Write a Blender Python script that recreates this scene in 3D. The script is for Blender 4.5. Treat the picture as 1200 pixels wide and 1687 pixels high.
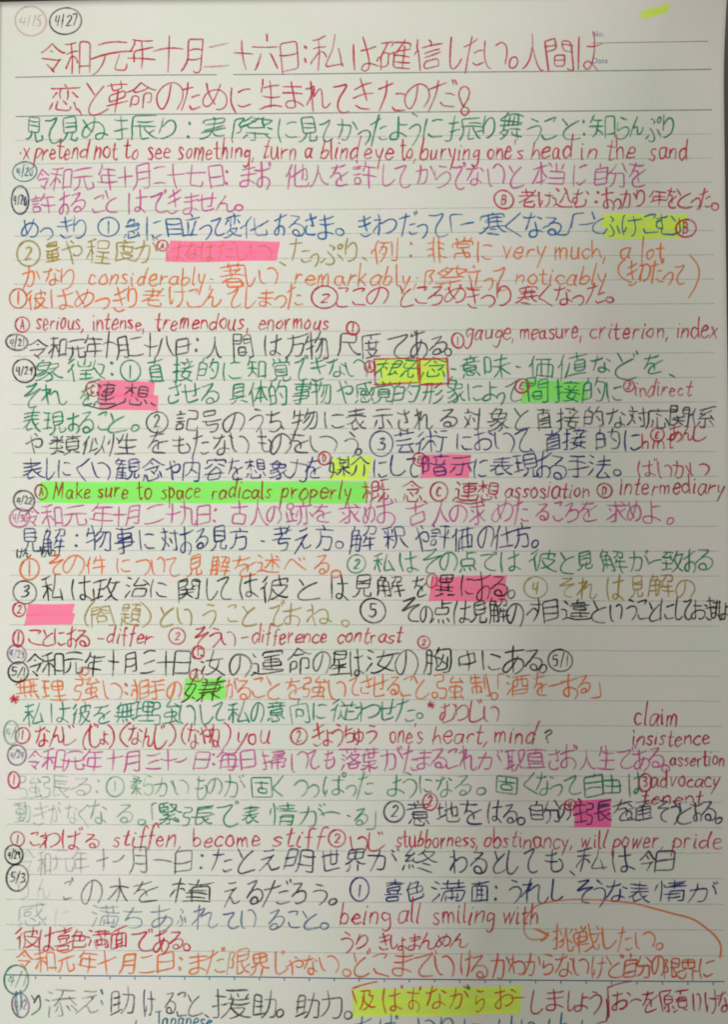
import bpy, math, random
from mathutils import Matrix, Vector

for o in list(bpy.data.objects):
    bpy.data.objects.remove(o)
SC = bpy.context.scene
COL = SC.collection

# ---------------------------------------------------------------- camera
# Page coordinates: u to the right, v downwards, millimetres, on a 179 x 252 mm sheet.
F_PX, PW, PH = 1700.0, 1200.0, 1687.0
RV = (-3.84056156e-02, 2.77790960e-02, -1.26585378e-03)
TV = (-0.903641160, -0.541416828, 250.768158)
CU, CV = 89.5, 126.0
def rodrigues(r):
    th = math.sqrt(sum(a * a for a in r)); k = [a / th for a in r]
    return Matrix.Rotation(th, 3, Vector(k))
R = rodrigues(RV); T = Vector(TV)
D = Matrix(((1, 0, 0), (0, -1, 0), (0, 0, -1)))
cam_d = bpy.data.cameras.new('camera'); cam = bpy.data.objects.new('camera', cam_d); COL.objects.link(cam)
rot = D @ R.transposed() @ D
loc = D @ (-(R.transposed() @ T)) / 1000.0
cam.matrix_world = Matrix.Translation(loc) @ rot.to_4x4()
cam_d.sensor_fit = 'VERTICAL'; cam_d.sensor_height = 24.0; cam_d.lens = 24.0 * F_PX / PH
cam_d.clip_start = 0.01; cam_d.clip_end = 20.0
SC.camera = cam

# ---------------------------------------------------------------- light
w = bpy.data.worlds.new('World'); SC.world = w; w.use_nodes = True
bg = w.node_tree.nodes['Background']; bg.inputs[0].default_value = (1.0, 0.955, 0.90, 1); bg.inputs[1].default_value = 0.372
def area(name, loc, target, size, energy, color):
    l = bpy.data.lights.new(name, 'AREA'); l.shape = 'DISK'; l.size = size; l.energy = energy; l.color = color
    o = bpy.data.objects.new(name, l); COL.objects.link(o); o.location = loc
    d = Vector(target) - Vector(loc); o.rotation_euler = d.to_track_quat('-Z', 'Y').to_euler()
    return o
# added area light, no known lamp, aimed up and left so its light fades
# towards the lower right of the page, in place of a soft cast shadow
LP = (0.39, -0.166, 0.24)
area('added_key_light', LP, (LP[0] + math.sin(2.56) * math.cos(2.935), LP[1] + math.sin(2.56) * math.sin(2.935), LP[2] - math.cos(2.56)), 0.08, 34.3, (1.0, 0.995, 0.985))
area('ceiling_light', (0.16, 0.37, 0.50), (0.16, 0.37, 0.0), 0.16, 1.47, (1.0, 0.97, 0.93))
SC.view_settings.view_transform = 'Standard'; SC.view_settings.look = 'None'
SC.view_settings.exposure = 0.0; SC.view_settings.gamma = 1.0; SC.view_settings.use_curve_mapping = False
SC.cycles.filter_width = 1.8; SC.cycles.max_bounces = 6; SC.cycles.transparent_max_bounces = 32

# ---------------------------------------------------------------- helpers
def lin(c):
    c /= 255.0
    return c / 12.92 if c <= 0.04045 else ((c + 0.055) / 1.055) ** 2.4
H = [[R[0][0] * F_PX + 600 * R[2][0], R[0][1] * F_PX + 600 * R[2][1], F_PX * T[0] + 600 * T[2]],
     [R[1][0] * F_PX + 843.5 * R[2][0], R[1][1] * F_PX + 843.5 * R[2][1], F_PX * T[1] + 843.5 * T[2]],
     [R[2][0], R[2][1], T[2]]]
HI = Matrix(H).inverted()
def scan(x, y):                      # measured position on the scanned sheet -> page millimetres
    q = HI @ Vector((x, y, 1.0))
    u0, v0 = q[0] / q[2] + CU, q[1] / q[2] + CV
    u, v = u0, v0
    for k in range(3):               # allow for the height of the paper there
        t = lift(u, v) / loc[2]
        u = u0 + (loc[0] * 1000 + CU - u0) * t; v = v0 + (CV - loc[1] * 1000 - v0) * t
    return u, v
def lift(u, v):                      # the sheet is not quite flat (metres)
    z = 0.35 * math.sin(u / 29.0 + 0.8 + 0.004 * v) + 0.22 * math.sin(v / 37.0 + u / 60.0) + 0.12 * math.sin(u / 13.0 - v / 41.0)
    if u > 90: z -= 0.00010 * (u - 90) ** 2            # the right half sags a little
    d = (u - 168) + (14 - v)
    if d > 0: z += 0.006 * d * d
    return (z - 0.1) / 1000.0
def world(u, v, e=0.0):
    return ((u - CU) / 1000.0, (CV - v) / 1000.0, lift(u, v) + e)

def new_mat(name):
    m = bpy.data.materials.new(name); m.use_nodes = True
    nt = m.node_tree
    for n in list(nt.nodes):
        if n.type != 'OUTPUT_MATERIAL' and n.type != 'BSDF_PRINCIPLED': nt.nodes.remove(n)
    return m, nt, nt.nodes['Principled BSDF'], nt.nodes['Material Output']
def noise(nt, scale, detail=3.0, rough=0.6, vec=None):
    n = nt.nodes.new('ShaderNodeTexNoise'); n.inputs['Scale'].default_value = scale
    n.inputs['Detail'].default_value = detail; n.inputs['Roughness'].default_value = rough
    if vec is None:
        tc = nt.nodes.new('ShaderNodeTexCoord'); vec = tc.outputs['Object']
    nt.links.new(vec, n.inputs['Vector'])
    return n.outputs[0]
def remap(nt, s, a, b, c, d):
    n = nt.nodes.new('ShaderNodeMapRange'); nt.links.new(s, n.inputs[0])
    for i, x in enumerate((a, b, c, d)): n.inputs[i + 1].default_value = x
    return n.outputs[0]
def math_node(nt, op, a, b):
    n = nt.nodes.new('ShaderNodeMath'); n.operation = op
    for i, x in enumerate((a, b)):
        if isinstance(x, (int, float)): n.inputs[i].default_value = x
        else: nt.links.new(x, n.inputs[i])
    return n.outputs[0]
def mixcol(nt, f, a, b):
    n = nt.nodes.new('ShaderNodeMix'); n.data_type = 'RGBA'
    nt.links.new(f, n.inputs[0])
    for s, x in ((6, a), (7, b)):
        if isinstance(x, tuple): n.inputs[s].default_value = (*x, 1)
        else: nt.links.new(x, n.inputs[s])
    return n.outputs[2]

PAPER = (0.62, 0.633, 0.562)
def ink_albedo(c):
    k = [p / lin(q) for p, q in zip(PAPER, (217, 214, 204))]
    return tuple(min(0.98, lin(x) * y) for x, y in zip(c, k))
def see_through(nt, b, out, fac):
    t = nt.nodes.new('ShaderNodeBsdfTransparent'); mx = nt.nodes.new('ShaderNodeMixShader')
    nt.links.new(fac, mx.inputs[0]); nt.links.new(t.outputs[0], mx.inputs[1]); nt.links.new(b.outputs[0], mx.inputs[2])
    nt.links.new(mx.outputs[0], out.inputs[0])

INKS = dict(red=(204, 44, 68), crimson=(190, 40, 74), rose=(204, 84, 98), green=(14, 140, 96), teal=(0, 140, 112),
            pink=(212, 92, 160), blue=(24, 106, 168), ochre=(178, 150, 66), orange=(238, 122, 58), vermilion=(222, 98, 52),
            grey=(78, 76, 84), black=(32, 35, 40), navy=(32, 52, 122), indigo=(60, 56, 98), slate=(92, 118, 152),
            cyan=(40, 122, 150), brick=(168, 66, 40), umber=(84, 66, 30), violet=(140, 110, 150), peach=(214, 150, 120))
IM = {}
def ink(name):
    if name in IM: return IM[name]
    m, nt, b, out = new_mat(name + '_ink')
    c = ink_albedo(INKS[name])
    blot = remap(nt, noise(nt, 420, 2), 0.3, 0.7, 0.0, 1.0)
    nt.links.new(mixcol(nt, blot, tuple(x * 0.82 for x in c), tuple(min(1, x * 1.12) for x in c)), b.inputs['Base Color'])
    b.inputs['Roughness'].default_value = 0.55; b.inputs['Specular IOR Level'].default_value = 0.25
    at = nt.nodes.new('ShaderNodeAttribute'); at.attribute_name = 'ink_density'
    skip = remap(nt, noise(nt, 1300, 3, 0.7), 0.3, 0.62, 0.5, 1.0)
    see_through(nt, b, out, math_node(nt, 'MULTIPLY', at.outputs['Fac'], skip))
    IM[name] = m
    return m
def marker_mat(name, c):
    m, nt, b, out = new_mat(name)
    tc = nt.nodes.new('ShaderNodeTexCoord'); mp = nt.nodes.new('ShaderNodeMapping')
    mp.inputs['Scale'].default_value = (0.10, 1.0, 1.0); nt.links.new(tc.outputs['Object'], mp.inputs[0])
    streak = noise(nt, 900, 3, 0.6, mp.outputs[0])
    b.inputs['Base Color'].default_value = (*ink_albedo(c), 1)
    b.inputs['Roughness'].default_value = 0.7
    at = nt.nodes.new('ShaderNodeAttribute'); at.attribute_name = 'ink_density'
    see_through(nt, b, out, math_node(nt, 'MULTIPLY', at.outputs['Fac'], remap(nt, streak, 0.3, 0.65, 0.84, 1.0)))
    return m
MARK = dict(pink=marker_mat('pink_marker', (266, 124, 166)), magenta=marker_mat('magenta_marker', (262, 96, 170)),
            green=marker_mat('green_marker', (142, 252, 98)), yellow=marker_mat('yellow_marker', (228, 258, 72)))

def link(name, verts, faces, mat, parent=None, dens=None, label=None):
    me = bpy.data.meshes.new(name); me.from_pydata(verts, [], faces); me.update()
    if dens is not None:
        a = me.attributes.new('ink_density', 'FLOAT', 'POINT')
        a.data.foreach_set('value', dens)
    me.materials.append(mat)
    o = bpy.data.objects.new(name, me); COL.objects.link(o)
    if parent: o.parent = parent
    if label: o['label'] = label
    return o

# ---------------------------------------------------------------- the table under the sheet
m, nt, b, out = new_mat('dark_wood')
tc = nt.nodes.new('ShaderNodeTexCoord'); mp = nt.nodes.new('ShaderNodeMapping'); mp.inputs['Scale'].default_value = (14, 1.2, 1)
nt.links.new(tc.outputs['Object'], mp.inputs[0])
nt.links.new(mixcol(nt, remap(nt, noise(nt, 9, 6, 0.65, mp.outputs[0]), 0.3, 0.7, 0, 1), (0.012, 0.007, 0.004), (0.045, 0.024, 0.013)), b.inputs['Base Color'])
b.inputs['Roughness'].default_value = 0.55
tv = []; tf = []
for zz in (-0.0028, -0.028):
    for x, y in ((-0.6, -0.5), (0.6, -0.5), (0.6, 0.5), (-0.6, 0.5)): tv.append((x, y, zz))
tf = [(0, 1, 2, 3), (7, 6, 5, 4), (0, 4, 5, 1), (1, 5, 6, 2), (2, 6, 7, 3), (3, 7, 4, 0)]
table = link('tabletop', tv, tf, m); table['kind'] = 'structure'

# ---------------------------------------------------------------- the sheet of paper
m, nt, b, out = new_mat('writing_paper')
n1 = noise(nt, 38, 4, 0.6); n2 = noise(nt, 900, 3, 0.6)
c1 = mixcol(nt, remap(nt, n1, 0.35, 0.65, 0, 1), (PAPER[0] * 0.95, PAPER[1] * 1.0, PAPER[2] * 0.955), (PAPER[0] * 1.04, PAPER[1] * 0.985, PAPER[2] * 1.03))
c2 = mixcol(nt, remap(nt, n2, 0.3, 0.7, 0, 0.10), c1, (0.50, 0.49, 0.44))
nt.links.new(c2, b.inputs['Base Color']); b.inputs['Roughness'].default_value = 0.75; b.inputs['Specular IOR Level'].default_value = 0.25
bp = nt.nodes.new('ShaderNodeBump'); bp.inputs['Strength'].default_value = 0.16; bp.inputs['Distance'].default_value = 0.0004
nt.links.new(noise(nt, 160, 5, 0.6), bp.inputs['Height']); nt.links.new(bp.outputs[0], b.inputs['Normal'])
NU, NV = 100, 140
U0, U1, V0, V1 = -1.6, 178.8, -1.2, 251.0
top = []; bot = []; fc = []
def sheet_uv(i, j):
    u = U0 + (U1 - U0) * i / NU; v = V0 + (V1 - V0) * j / NV
    return u, v + 0.3 * (1 - j / NV) * (u / 179.0)
for j in range(NV + 1):
    for i in range(NU + 1):
        u, v = sheet_uv(i, j)
        top.append(world(u, v)); bot.append(world(u, v, -0.00011))
W_ = NU + 1; N_ = len(top)
for j in range(NV):
    for i in range(NU):
        a = j * W_ + i
        fc.append((a, a + W_, a + W_ + 1, a + 1)); fc.append((N_ + a, N_ + a + 1, N_ + a + W_ + 1, N_ + a + W_))
rim = [i for i in range(NU)] + [j * W_ + NU for j in range(NV)] + [NV * W_ + i for i in range(NU, 0, -1)] + [j * W_ for j in range(NV, 0, -1)]
for k in range(len(rim)):
    a, c = rim[k], rim[(k + 1) % len(rim)]
    fc.append((a, c, N_ + c, N_ + a))
page = link('notebook_page', top + bot, fc, m)
for p in page.data.polygons: p.use_smooth = True
page['label'] = 'lined white notebook page covered in multicoloured handwriting, lying on a dark table'
page['category'] = 'notebook page'

# ---------------------------------------------------------------- printed ruling
def rule_mat(name, c, lo):
    m, nt, b, out = new_mat(name)
    b.inputs['Base Color'].default_value = (*ink_albedo(c), 1); b.inputs['Roughness'].default_value = 0.8
    see_through(nt, b, out, remap(nt, noise(nt, 700, 2), 0.3, 0.7, lo, lo + 0.2))
    return m
RM_STRONG = rule_mat('strong_rule_print', (116, 128, 134), 0.40)
RM_BLUE = rule_mat('blue_rule_print', (86, 118, 142), 0.62)
RM_FAINT = rule_mat('faint_rule_print', (150, 158, 160), 0.15)
def strip(verts, faces, pts, wd, e):
    for k in range(len(pts)):
        a = pts[max(0, k - 1)]; c = pts[min(len(pts) - 1, k + 1)]
        dx, dy = c[0] - a[0], c[1] - a[1]; L = math.hypot(dx, dy) or 1
        nx, ny = -dy / L * wd / 2, dx / L * wd / 2
        u, v = pts[k]
        verts.append(world(u + nx, v + ny, e)); verts.append(world(u - nx, v - ny, e))
        if k:
            q = len(verts) - 4
            faces.append((q, q + 1, q + 3, q + 2))
def hline(u0, u1, v, n=90):
    return [(u0 + (u1 - u0) * k / n, v + 0.12 * math.sin((u0 + (u1 - u0) * k / n) / 44.0 + v)) for k in range(n + 1)]
E_RULE = 0.00002
LEFT, RIGHT = 3.7, 175.9
vs, fs = [], []
ul, vl = scan(25, 127.5); ur, vr = scan(1173, 114)
def slant(u): return vl + (vr - vl) * (u - ul) / (ur - ul)
for a, c in ((25, 357), (384, 1173)):
    ua = scan(a, 122)[0]; uc = scan(c, 116)[0]
    strip(vs, fs, [(ua + (uc - ua) * k / 60, slant(ua + (uc - ua) * k / 60)) for k in range(61)], 0.32, E_RULE)
link('heading_rule', vs, fs, RM_STRONG, page)
for k in range(36):
    vs, fs = [], []
    v = 28.0 + 6.0 * k
    strong = k in (0, 35)
    strip(vs, fs, hline(LEFT, RIGHT, v), 0.32 if strong else 0.24, E_RULE)
    if k == 35:
        u = LEFT + 1.5
        while u < RIGHT:
            strip(vs, fs, [(u, v + 0.2), (u, v + 0.85)], 0.3, E_RULE); u += 6.0
    link('ruled_line', vs, fs, RM_STRONG if k == 0 else RM_BLUE if k == 35 else RM_FAINT, page)
vs, fs = [], []
strip(vs, fs, [scan(976 + (1168 - 976) * k / 20, 71 - 3 * k / 20) for k in range(21)], 0.22, E_RULE)
link('heading_rule', vs, fs, RM_STRONG, page)
m, nt, b, out = new_mat('label_print'); b.inputs['Base Color'].default_value = (*ink_albedo((120, 124, 150)), 1); b.inputs['Roughness'].default_value = 0.8
def printed(body, x, y, size_px):
    cu = bpy.data.curves.new('t', 'FONT'); cu.body = body; cu.resolution_u = 3
    tmp = bpy.data.objects.new('t', cu); COL.objects.link(tmp)
    me = tmp.to_mesh()
    vs = []
    for q in me.vertices:
        u, v = scan(x + q.co.x * size_px, y - q.co.y * size_px - 0.011 * q.co.x * size_px)
        vs.append(world(u, v, E_RULE))
    fs = [tuple(p.vertices) for p in me.polygons]
    tmp.to_mesh_clear(); bpy.data.objects.remove(tmp); bpy.data.curves.remove(cu)
    o = link('printed_label', vs, fs, m, page, label='small grey printed word ' + body.rstrip('.'))
printed('No.', 976, 60.5, 13.5); printed('Date', 976, 104.5, 13.5)

# ---------------------------------------------------------------- pen strokes
# each character as pen strokes: x, y, x, y ... in 88ths of the em box
GLYPHS = {
'、': [[6, 27, 10, 27, 24, 12]],
'。': [[15, 9, 23, 11, 26, 14, 28, 18, 28, 23, 26, 27, 23, 30, 19, 31, 14, 31, 10, 30, 7, 26, 6, 21, 7, 14, 10, 11, 15, 9]],
'「': [[82, 84, 60, 84, 60, 33]],
'」': [[5, 8, 27, 8, 27, 59]],
'あ': [[15, 69, 23, 68, 53, 69, 65, 70, 69, 74], [39, 16, 35, 27, 34, 35, 34, 58, 36, 72, 36, 80], [47, 14, 53, 12, 57, 13, 65, 16, 73, 24, 75, 31, 75, 37, 74, 42, 72, 46, 66, 51, 53, 53, 38, 52, 24, 45, 18, 38, 14, 31, 13, 23, 14, 19, 16, 17, 20, 16, 25, 16, 32, 20, 34, 20, 38, 26, 42, 27, 49, 36, 54, 46, 59, 56, 59, 58, 63, 60]],
'い': [[42, 35, 43, 31, 42, 26, 36, 18, 30, 16, 25, 18, 23, 20, 18, 31, 15, 50, 15, 69, 12, 73], [76, 28, 74, 42, 68, 59, 64, 67, 59, 68]],
'う': [[60, 74, 28, 77], [18, 52, 41, 57, 52, 57, 60, 54, 64, 51, 66, 46, 66, 38, 64, 31, 61, 26, 56, 21, 48, 16, 38, 13, 32, 13, 29, 14]],
'え': [[61, 76, 58, 74, 52, 74, 31, 77, 29, 78], [60, 58, 51, 54, 47, 56, 42, 56, 18, 54], [51, 54, 52, 50, 41, 40, 40, 35, 35, 33, 15, 13], [51, 54, 51, 53, 50, 53, 51, 54], [79, 17, 75, 13, 73, 13, 62, 12, 56, 13, 52, 19, 48, 31, 46, 34, 40, 35]],
'お': [[45, 16, 48, 14, 56, 14, 64, 18, 69, 22, 72, 27, 71, 37, 67, 42, 60, 45, 50, 46, 41, 45, 31, 41, 30, 40, 25, 38, 14, 30, 13, 26, 13, 23, 16, 17, 21, 14, 28, 14, 30, 15, 31, 18, 31, 80], [13, 63, 27, 63, 51, 66], [79, 58, 69, 66, 63, 68]],
'か': [[33, 79, 32, 64, 27, 46, 21, 29, 13, 14], [10, 58, 46, 60, 52, 59, 54, 56, 55, 53, 55, 36, 52, 23, 50, 18, 47, 14, 42, 13, 34, 14, 31, 16], [80, 41, 72, 60, 68, 66, 67, 68, 65, 68]],
'が': [[32, 79, 31, 64, 26, 48, 20, 30, 12, 14], [81, 76, 77, 83], [67, 80, 72, 72], [9, 58, 34, 60, 46, 60, 48, 59, 52, 57, 54, 52, 54, 37, 50, 18, 45, 14, 40, 13, 32, 14, 31, 15], [65, 67, 73, 55, 78, 41, 79, 40]],
'き': [[43, 80, 46, 78, 47, 73, 51, 61, 52, 54, 57, 48, 62, 35, 62, 32, 48, 34], [18, 69, 48, 68, 68, 72], [14, 54, 18, 51, 50, 51, 71, 54, 74, 58], [63, 15, 60, 13, 53, 12, 38, 12, 28, 14, 24, 15, 20, 21, 20, 30, 22, 35]],
'く': [[57, 78, 24, 51, 23, 44, 29, 37, 49, 21, 59, 11]],
'け': [[21, 79, 17, 76, 13, 45, 14, 31, 14, 28, 17, 24, 16, 21, 18, 14], [43, 12, 48, 12, 51, 14, 56, 19, 61, 29, 63, 37, 63, 79], [37, 59, 58, 58, 79, 60], [17, 24, 21, 28, 24, 38]],
'こ': [[65, 70, 23, 70], [71, 16, 55, 14, 37, 14, 25, 17, 20, 22, 18, 28, 19, 36, 23, 38]],
'ご': [[63, 69, 22, 69], [75, 84, 77, 83, 81, 76], [67, 79, 72, 72], [69, 15, 58, 13, 37, 13, 24, 16, 19, 20, 17, 24, 18, 36]],
'さ': [[74, 71, 72, 67, 59, 64, 38, 63, 20, 63, 16, 64], [49, 39, 58, 37, 64, 37, 64, 38, 63, 43, 58, 52, 51, 68, 48, 78, 47, 80], [66, 17, 62, 13, 53, 12, 34, 13, 25, 16, 21, 20, 19, 28, 22, 38, 26, 40]],
'し': [[75, 29, 67, 20, 56, 14, 47, 12, 38, 12, 29, 15, 27, 17, 24, 24, 25, 78]],
'じ': [[24, 78, 23, 23, 25, 17, 29, 14, 37, 11, 52, 12, 63, 18, 73, 28], [69, 65, 63, 74], [51, 70, 52, 69, 57, 60]],
'す': [[50, 80, 51, 52, 53, 40, 53, 35, 50, 30, 50, 25, 45, 18, 36, 13, 34, 12, 25, 13], [79, 67, 45, 68, 10, 67], [51, 52, 42, 53, 36, 52, 32, 49, 30, 44, 31, 35, 35, 31, 38, 30, 50, 30], [50, 30, 48, 28, 47, 29, 50, 30]],
'ず': [[48, 79, 48, 51, 51, 40, 51, 35, 48, 24, 41, 16, 36, 13, 31, 11, 25, 12], [8, 65, 38, 67, 76, 66], [63, 80, 67, 73], [74, 82, 78, 75], [48, 51, 36, 52, 32, 51, 29, 48, 27, 40, 28, 36, 30, 32, 35, 29, 40, 29, 49, 30]],
'せ': [[69, 18, 65, 15, 39, 14, 32, 15, 29, 18, 27, 21, 26, 28, 26, 75], [60, 78, 60, 46, 59, 36, 57, 35, 47, 36], [7, 53, 79, 59]],
'そ': [[25, 74, 64, 75], [31, 47, 33, 52, 52, 68, 54, 69, 56, 74], [12, 44, 26, 46, 31, 47, 43, 47, 59, 49, 75, 49], [62, 12, 45, 14, 39, 17, 35, 22, 34, 29, 36, 36, 42, 42, 43, 47]],
'た': [[34, 79, 33, 70, 29, 54, 20, 25, 16, 15, 16, 12], [52, 70, 50, 67, 47, 66, 27, 63, 11, 63], [76, 51, 69, 52, 50, 52], [78, 18, 76, 15, 67, 14, 54, 14, 50, 16, 45, 20, 44, 24, 45, 30, 48, 33]],
'だ': [[13, 12, 26, 52, 30, 69, 31, 77, 35, 80], [48, 66, 24, 62, 9, 62], [75, 78, 79, 70], [69, 67, 65, 74], [73, 50, 47, 51], [74, 14, 66, 13, 49, 14, 46, 15, 42, 20, 42, 30]],
'ち': [[32, 79, 31, 69, 25, 45, 26, 41, 23, 37, 21, 33], [66, 69, 40, 65, 12, 66], [26, 41, 31, 41, 43, 46, 58, 46, 65, 42, 68, 40, 70, 36, 70, 27, 68, 23, 59, 15, 52, 13, 42, 12, 31, 13, 29, 14], [26, 41, 27, 42, 28, 42, 26, 41]],
'っ': [[15, 46, 20, 45, 32, 50, 49, 53, 60, 52, 68, 47, 70, 41, 70, 34, 66, 25, 60, 20, 52, 16, 36, 14]],
'つ': [[32, 19, 34, 18, 38, 18, 52, 20, 63, 25, 67, 28, 71, 32, 74, 40, 75, 47, 73, 57, 67, 63, 56, 66, 42, 65, 12, 56, 9, 57]],
'て': [[10, 68, 13, 67, 46, 71, 52, 70, 63, 72, 75, 72], [52, 70, 51, 65, 43, 59, 39, 52, 36, 42, 37, 34, 40, 26, 47, 19, 56, 15, 66, 13]],
'で': [[10, 67, 45, 70, 52, 70, 62, 72, 75, 72], [66, 13, 53, 15, 46, 19, 40, 25, 36, 34, 36, 41, 39, 53, 42, 58, 50, 65, 52, 70], [71, 59, 73, 59, 78, 51], [63, 55, 68, 47, 70, 46]],
'と': [[24, 77, 29, 64, 34, 56, 35, 51], [67, 66, 41, 52, 35, 51, 33, 47, 24, 38, 21, 32, 21, 26, 23, 21, 28, 16, 41, 13, 70, 15, 73, 19]],
'ど': [[21, 75, 23, 73, 33, 50], [63, 64, 39, 51, 33, 50, 31, 46, 29, 45, 21, 37, 19, 32, 19, 25, 21, 19, 25, 16, 38, 12, 52, 12, 68, 14, 71, 18], [71, 70, 67, 77, 65, 78], [82, 73, 81, 73, 76, 81]],
'な': [[13, 29, 21, 41, 29, 58, 29, 60, 33, 68, 35, 80], [50, 71, 46, 67, 24, 64, 13, 64, 11, 64, 8, 68], [78, 57, 62, 66], [56, 53, 57, 39, 57, 19, 56, 16, 53, 13, 48, 11, 40, 12, 35, 13, 32, 16, 31, 19, 32, 25, 36, 29, 42, 31, 57, 30, 61, 26, 64, 26, 69, 24, 75, 19]],
'に': [[18, 77, 14, 43, 14, 31, 16, 22, 17, 12], [42, 68, 73, 68], [16, 24, 21, 27, 24, 35, 23, 37], [39, 34, 39, 24, 42, 20, 46, 18, 52, 16, 67, 16, 76, 18]],
'ぬ': [[21, 50, 16, 48, 11, 38, 9, 32, 9, 25, 10, 21, 15, 17, 20, 17, 26, 20, 31, 25, 33, 31, 37, 34, 42, 47, 47, 69, 47, 79], [15, 69, 18, 59, 21, 56, 21, 50, 30, 34, 33, 31], [81, 18, 76, 23, 72, 26, 70, 29, 60, 31, 54, 31, 48, 29, 46, 26, 46, 19, 50, 15, 59, 14, 64, 16, 71, 25, 74, 36, 74, 47, 70, 56, 64, 63, 57, 65, 50, 66, 41, 65, 34, 63, 25, 57, 21, 56]],
'ね': [[25, 81, 29, 79, 28, 51, 25, 45, 26, 40, 27, 12], [9, 62, 28, 64], [81, 19, 81, 21, 78, 24, 71, 28, 70, 30, 60, 33, 53, 33, 47, 30, 45, 28, 45, 20, 48, 16, 58, 14, 64, 16, 69, 22, 73, 34, 73, 50, 70, 59, 64, 65, 60, 66, 50, 65, 42, 61, 34, 54, 28, 52], [9, 21, 9, 26, 20, 41, 25, 43]],
'の': [[45, 71, 43, 57, 40, 43, 35, 31, 30, 24, 28, 21, 23, 20, 18, 22, 12, 30, 11, 42, 12, 47, 15, 55, 22, 63, 30, 69, 41, 72, 52, 72, 61, 69, 64, 67, 72, 59, 75, 50, 75, 40, 74, 32, 68, 23, 61, 18, 51, 14, 45, 15]],
'は': [[16, 12, 15, 23, 13, 28, 13, 47, 17, 75, 21, 79], [80, 20, 70, 27, 66, 28, 62, 32, 57, 32, 47, 32, 40, 30, 36, 26, 36, 20, 38, 16, 45, 13, 55, 13, 58, 15, 61, 18, 62, 21, 62, 31, 61, 47, 61, 78], [37, 60, 57, 60, 77, 62], [15, 23, 20, 25, 23, 34, 23, 37]],
'ば': [[19, 78, 15, 75, 11, 45, 11, 28, 13, 22, 14, 11], [59, 77, 59, 48, 60, 29, 60, 20, 59, 17, 56, 14, 53, 12, 43, 12, 37, 14, 34, 20, 34, 25, 38, 30, 44, 31, 56, 31, 59, 31, 64, 27, 69, 25, 75, 21, 77, 18], [82, 73, 79, 81, 76, 82], [70, 79, 73, 71], [35, 59, 67, 60, 76, 61], [21, 35, 18, 24, 13, 22]],
'ぱ': [[19, 78, 15, 75, 11, 45, 11, 28, 13, 22, 14, 11], [59, 77, 59, 48, 60, 29, 60, 20, 59, 17, 56, 14, 53, 12, 43, 12, 37, 14, 34, 20, 34, 25, 38, 30, 44, 31, 56, 31, 59, 31, 64, 27, 69, 25, 75, 21, 77, 18], [74, 70, 78, 70, 82, 74, 82, 80, 79, 84, 73, 84, 70, 82, 69, 79, 70, 73, 74, 70], [35, 59, 55, 59, 76, 61], [21, 35, 18, 24, 13, 22]],
'ふ': [[48, 60, 52, 62, 53, 65, 52, 68, 36, 76], [35, 50, 37, 50, 49, 36, 53, 28, 53, 22, 52, 17, 47, 14, 31, 14], [8, 19, 15, 24, 26, 34], [79, 20, 73, 34, 68, 43]],
'ぷ': [[46, 59, 50, 62, 50, 67, 35, 75, 33, 75], [71, 58, 77, 58, 81, 62, 81, 69, 77, 73, 73, 73, 69, 72, 66, 68, 66, 63, 68, 60, 71, 58], [34, 49, 42, 42, 48, 33, 51, 26, 51, 19, 50, 16, 47, 14, 40, 12, 29, 13, 26, 16, 25, 16], [6, 19, 7, 19, 12, 22, 24, 33], [65, 42, 72, 33, 78, 18]],
'べ': [[78, 19, 67, 30, 42, 58, 37, 62, 32, 61, 28, 57, 19, 45, 11, 36, 10, 32], [65, 59, 60, 68, 57, 69], [76, 63, 71, 73]],
'ま': [[46, 80, 47, 29, 47, 19, 46, 16, 43, 13, 38, 12, 30, 12, 23, 14, 20, 17, 19, 23, 20, 26, 24, 29, 30, 31, 46, 31, 50, 29, 53, 29, 63, 24, 72, 18], [71, 69, 56, 68, 26, 68, 19, 69], [19, 50, 41, 49, 72, 51]],
'む': [[26, 26, 30, 34, 31, 40, 30, 47, 29, 51, 28, 80], [48, 72, 46, 68, 40, 67, 24, 66, 11, 67], [76, 56, 69, 64, 62, 69], [29, 51, 20, 51, 16, 50, 14, 46, 12, 40, 12, 35, 15, 28, 21, 26, 26, 26], [66, 35, 69, 30, 68, 21, 64, 15, 59, 13, 51, 12, 35, 12, 30, 13, 26, 16, 26, 26]],
'め': [[46, 14, 48, 13, 53, 13, 59, 15, 67, 19, 73, 28, 75, 35, 75, 44, 73, 52, 65, 60, 57, 64, 42, 64, 28, 59, 15, 48, 10, 35, 10, 28, 14, 20, 21, 19, 28, 21, 34, 28, 41, 37, 45, 46, 53, 68, 54, 79], [18, 73, 20, 71, 23, 60, 29, 45, 37, 32, 37, 29, 41, 27, 42, 24]],
'も': [[60, 48, 65, 47, 70, 39, 72, 34, 72, 26, 70, 21, 65, 16, 60, 14, 49, 12, 39, 13, 33, 16, 30, 20, 29, 30, 34, 69, 34, 80], [53, 66, 51, 63, 38, 63, 25, 63, 13, 66], [51, 41, 30, 41, 18, 42, 10, 44]],
'ゃ': [[38, 64, 41, 64, 46, 60], [42, 9, 32, 38, 23, 57, 20, 58], [46, 35, 47, 32, 53, 30, 63, 31, 67, 34, 70, 41, 69, 47, 67, 50, 63, 53, 50, 53, 32, 47, 15, 38, 10, 40]],
'や': [[39, 80, 50, 72], [46, 10, 43, 13, 33, 42, 18, 72], [47, 43, 48, 40, 51, 39, 60, 38, 67, 39, 74, 44, 76, 50, 75, 59, 69, 64, 64, 65, 56, 65, 47, 64, 33, 58, 11, 48, 7, 49]],
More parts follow.
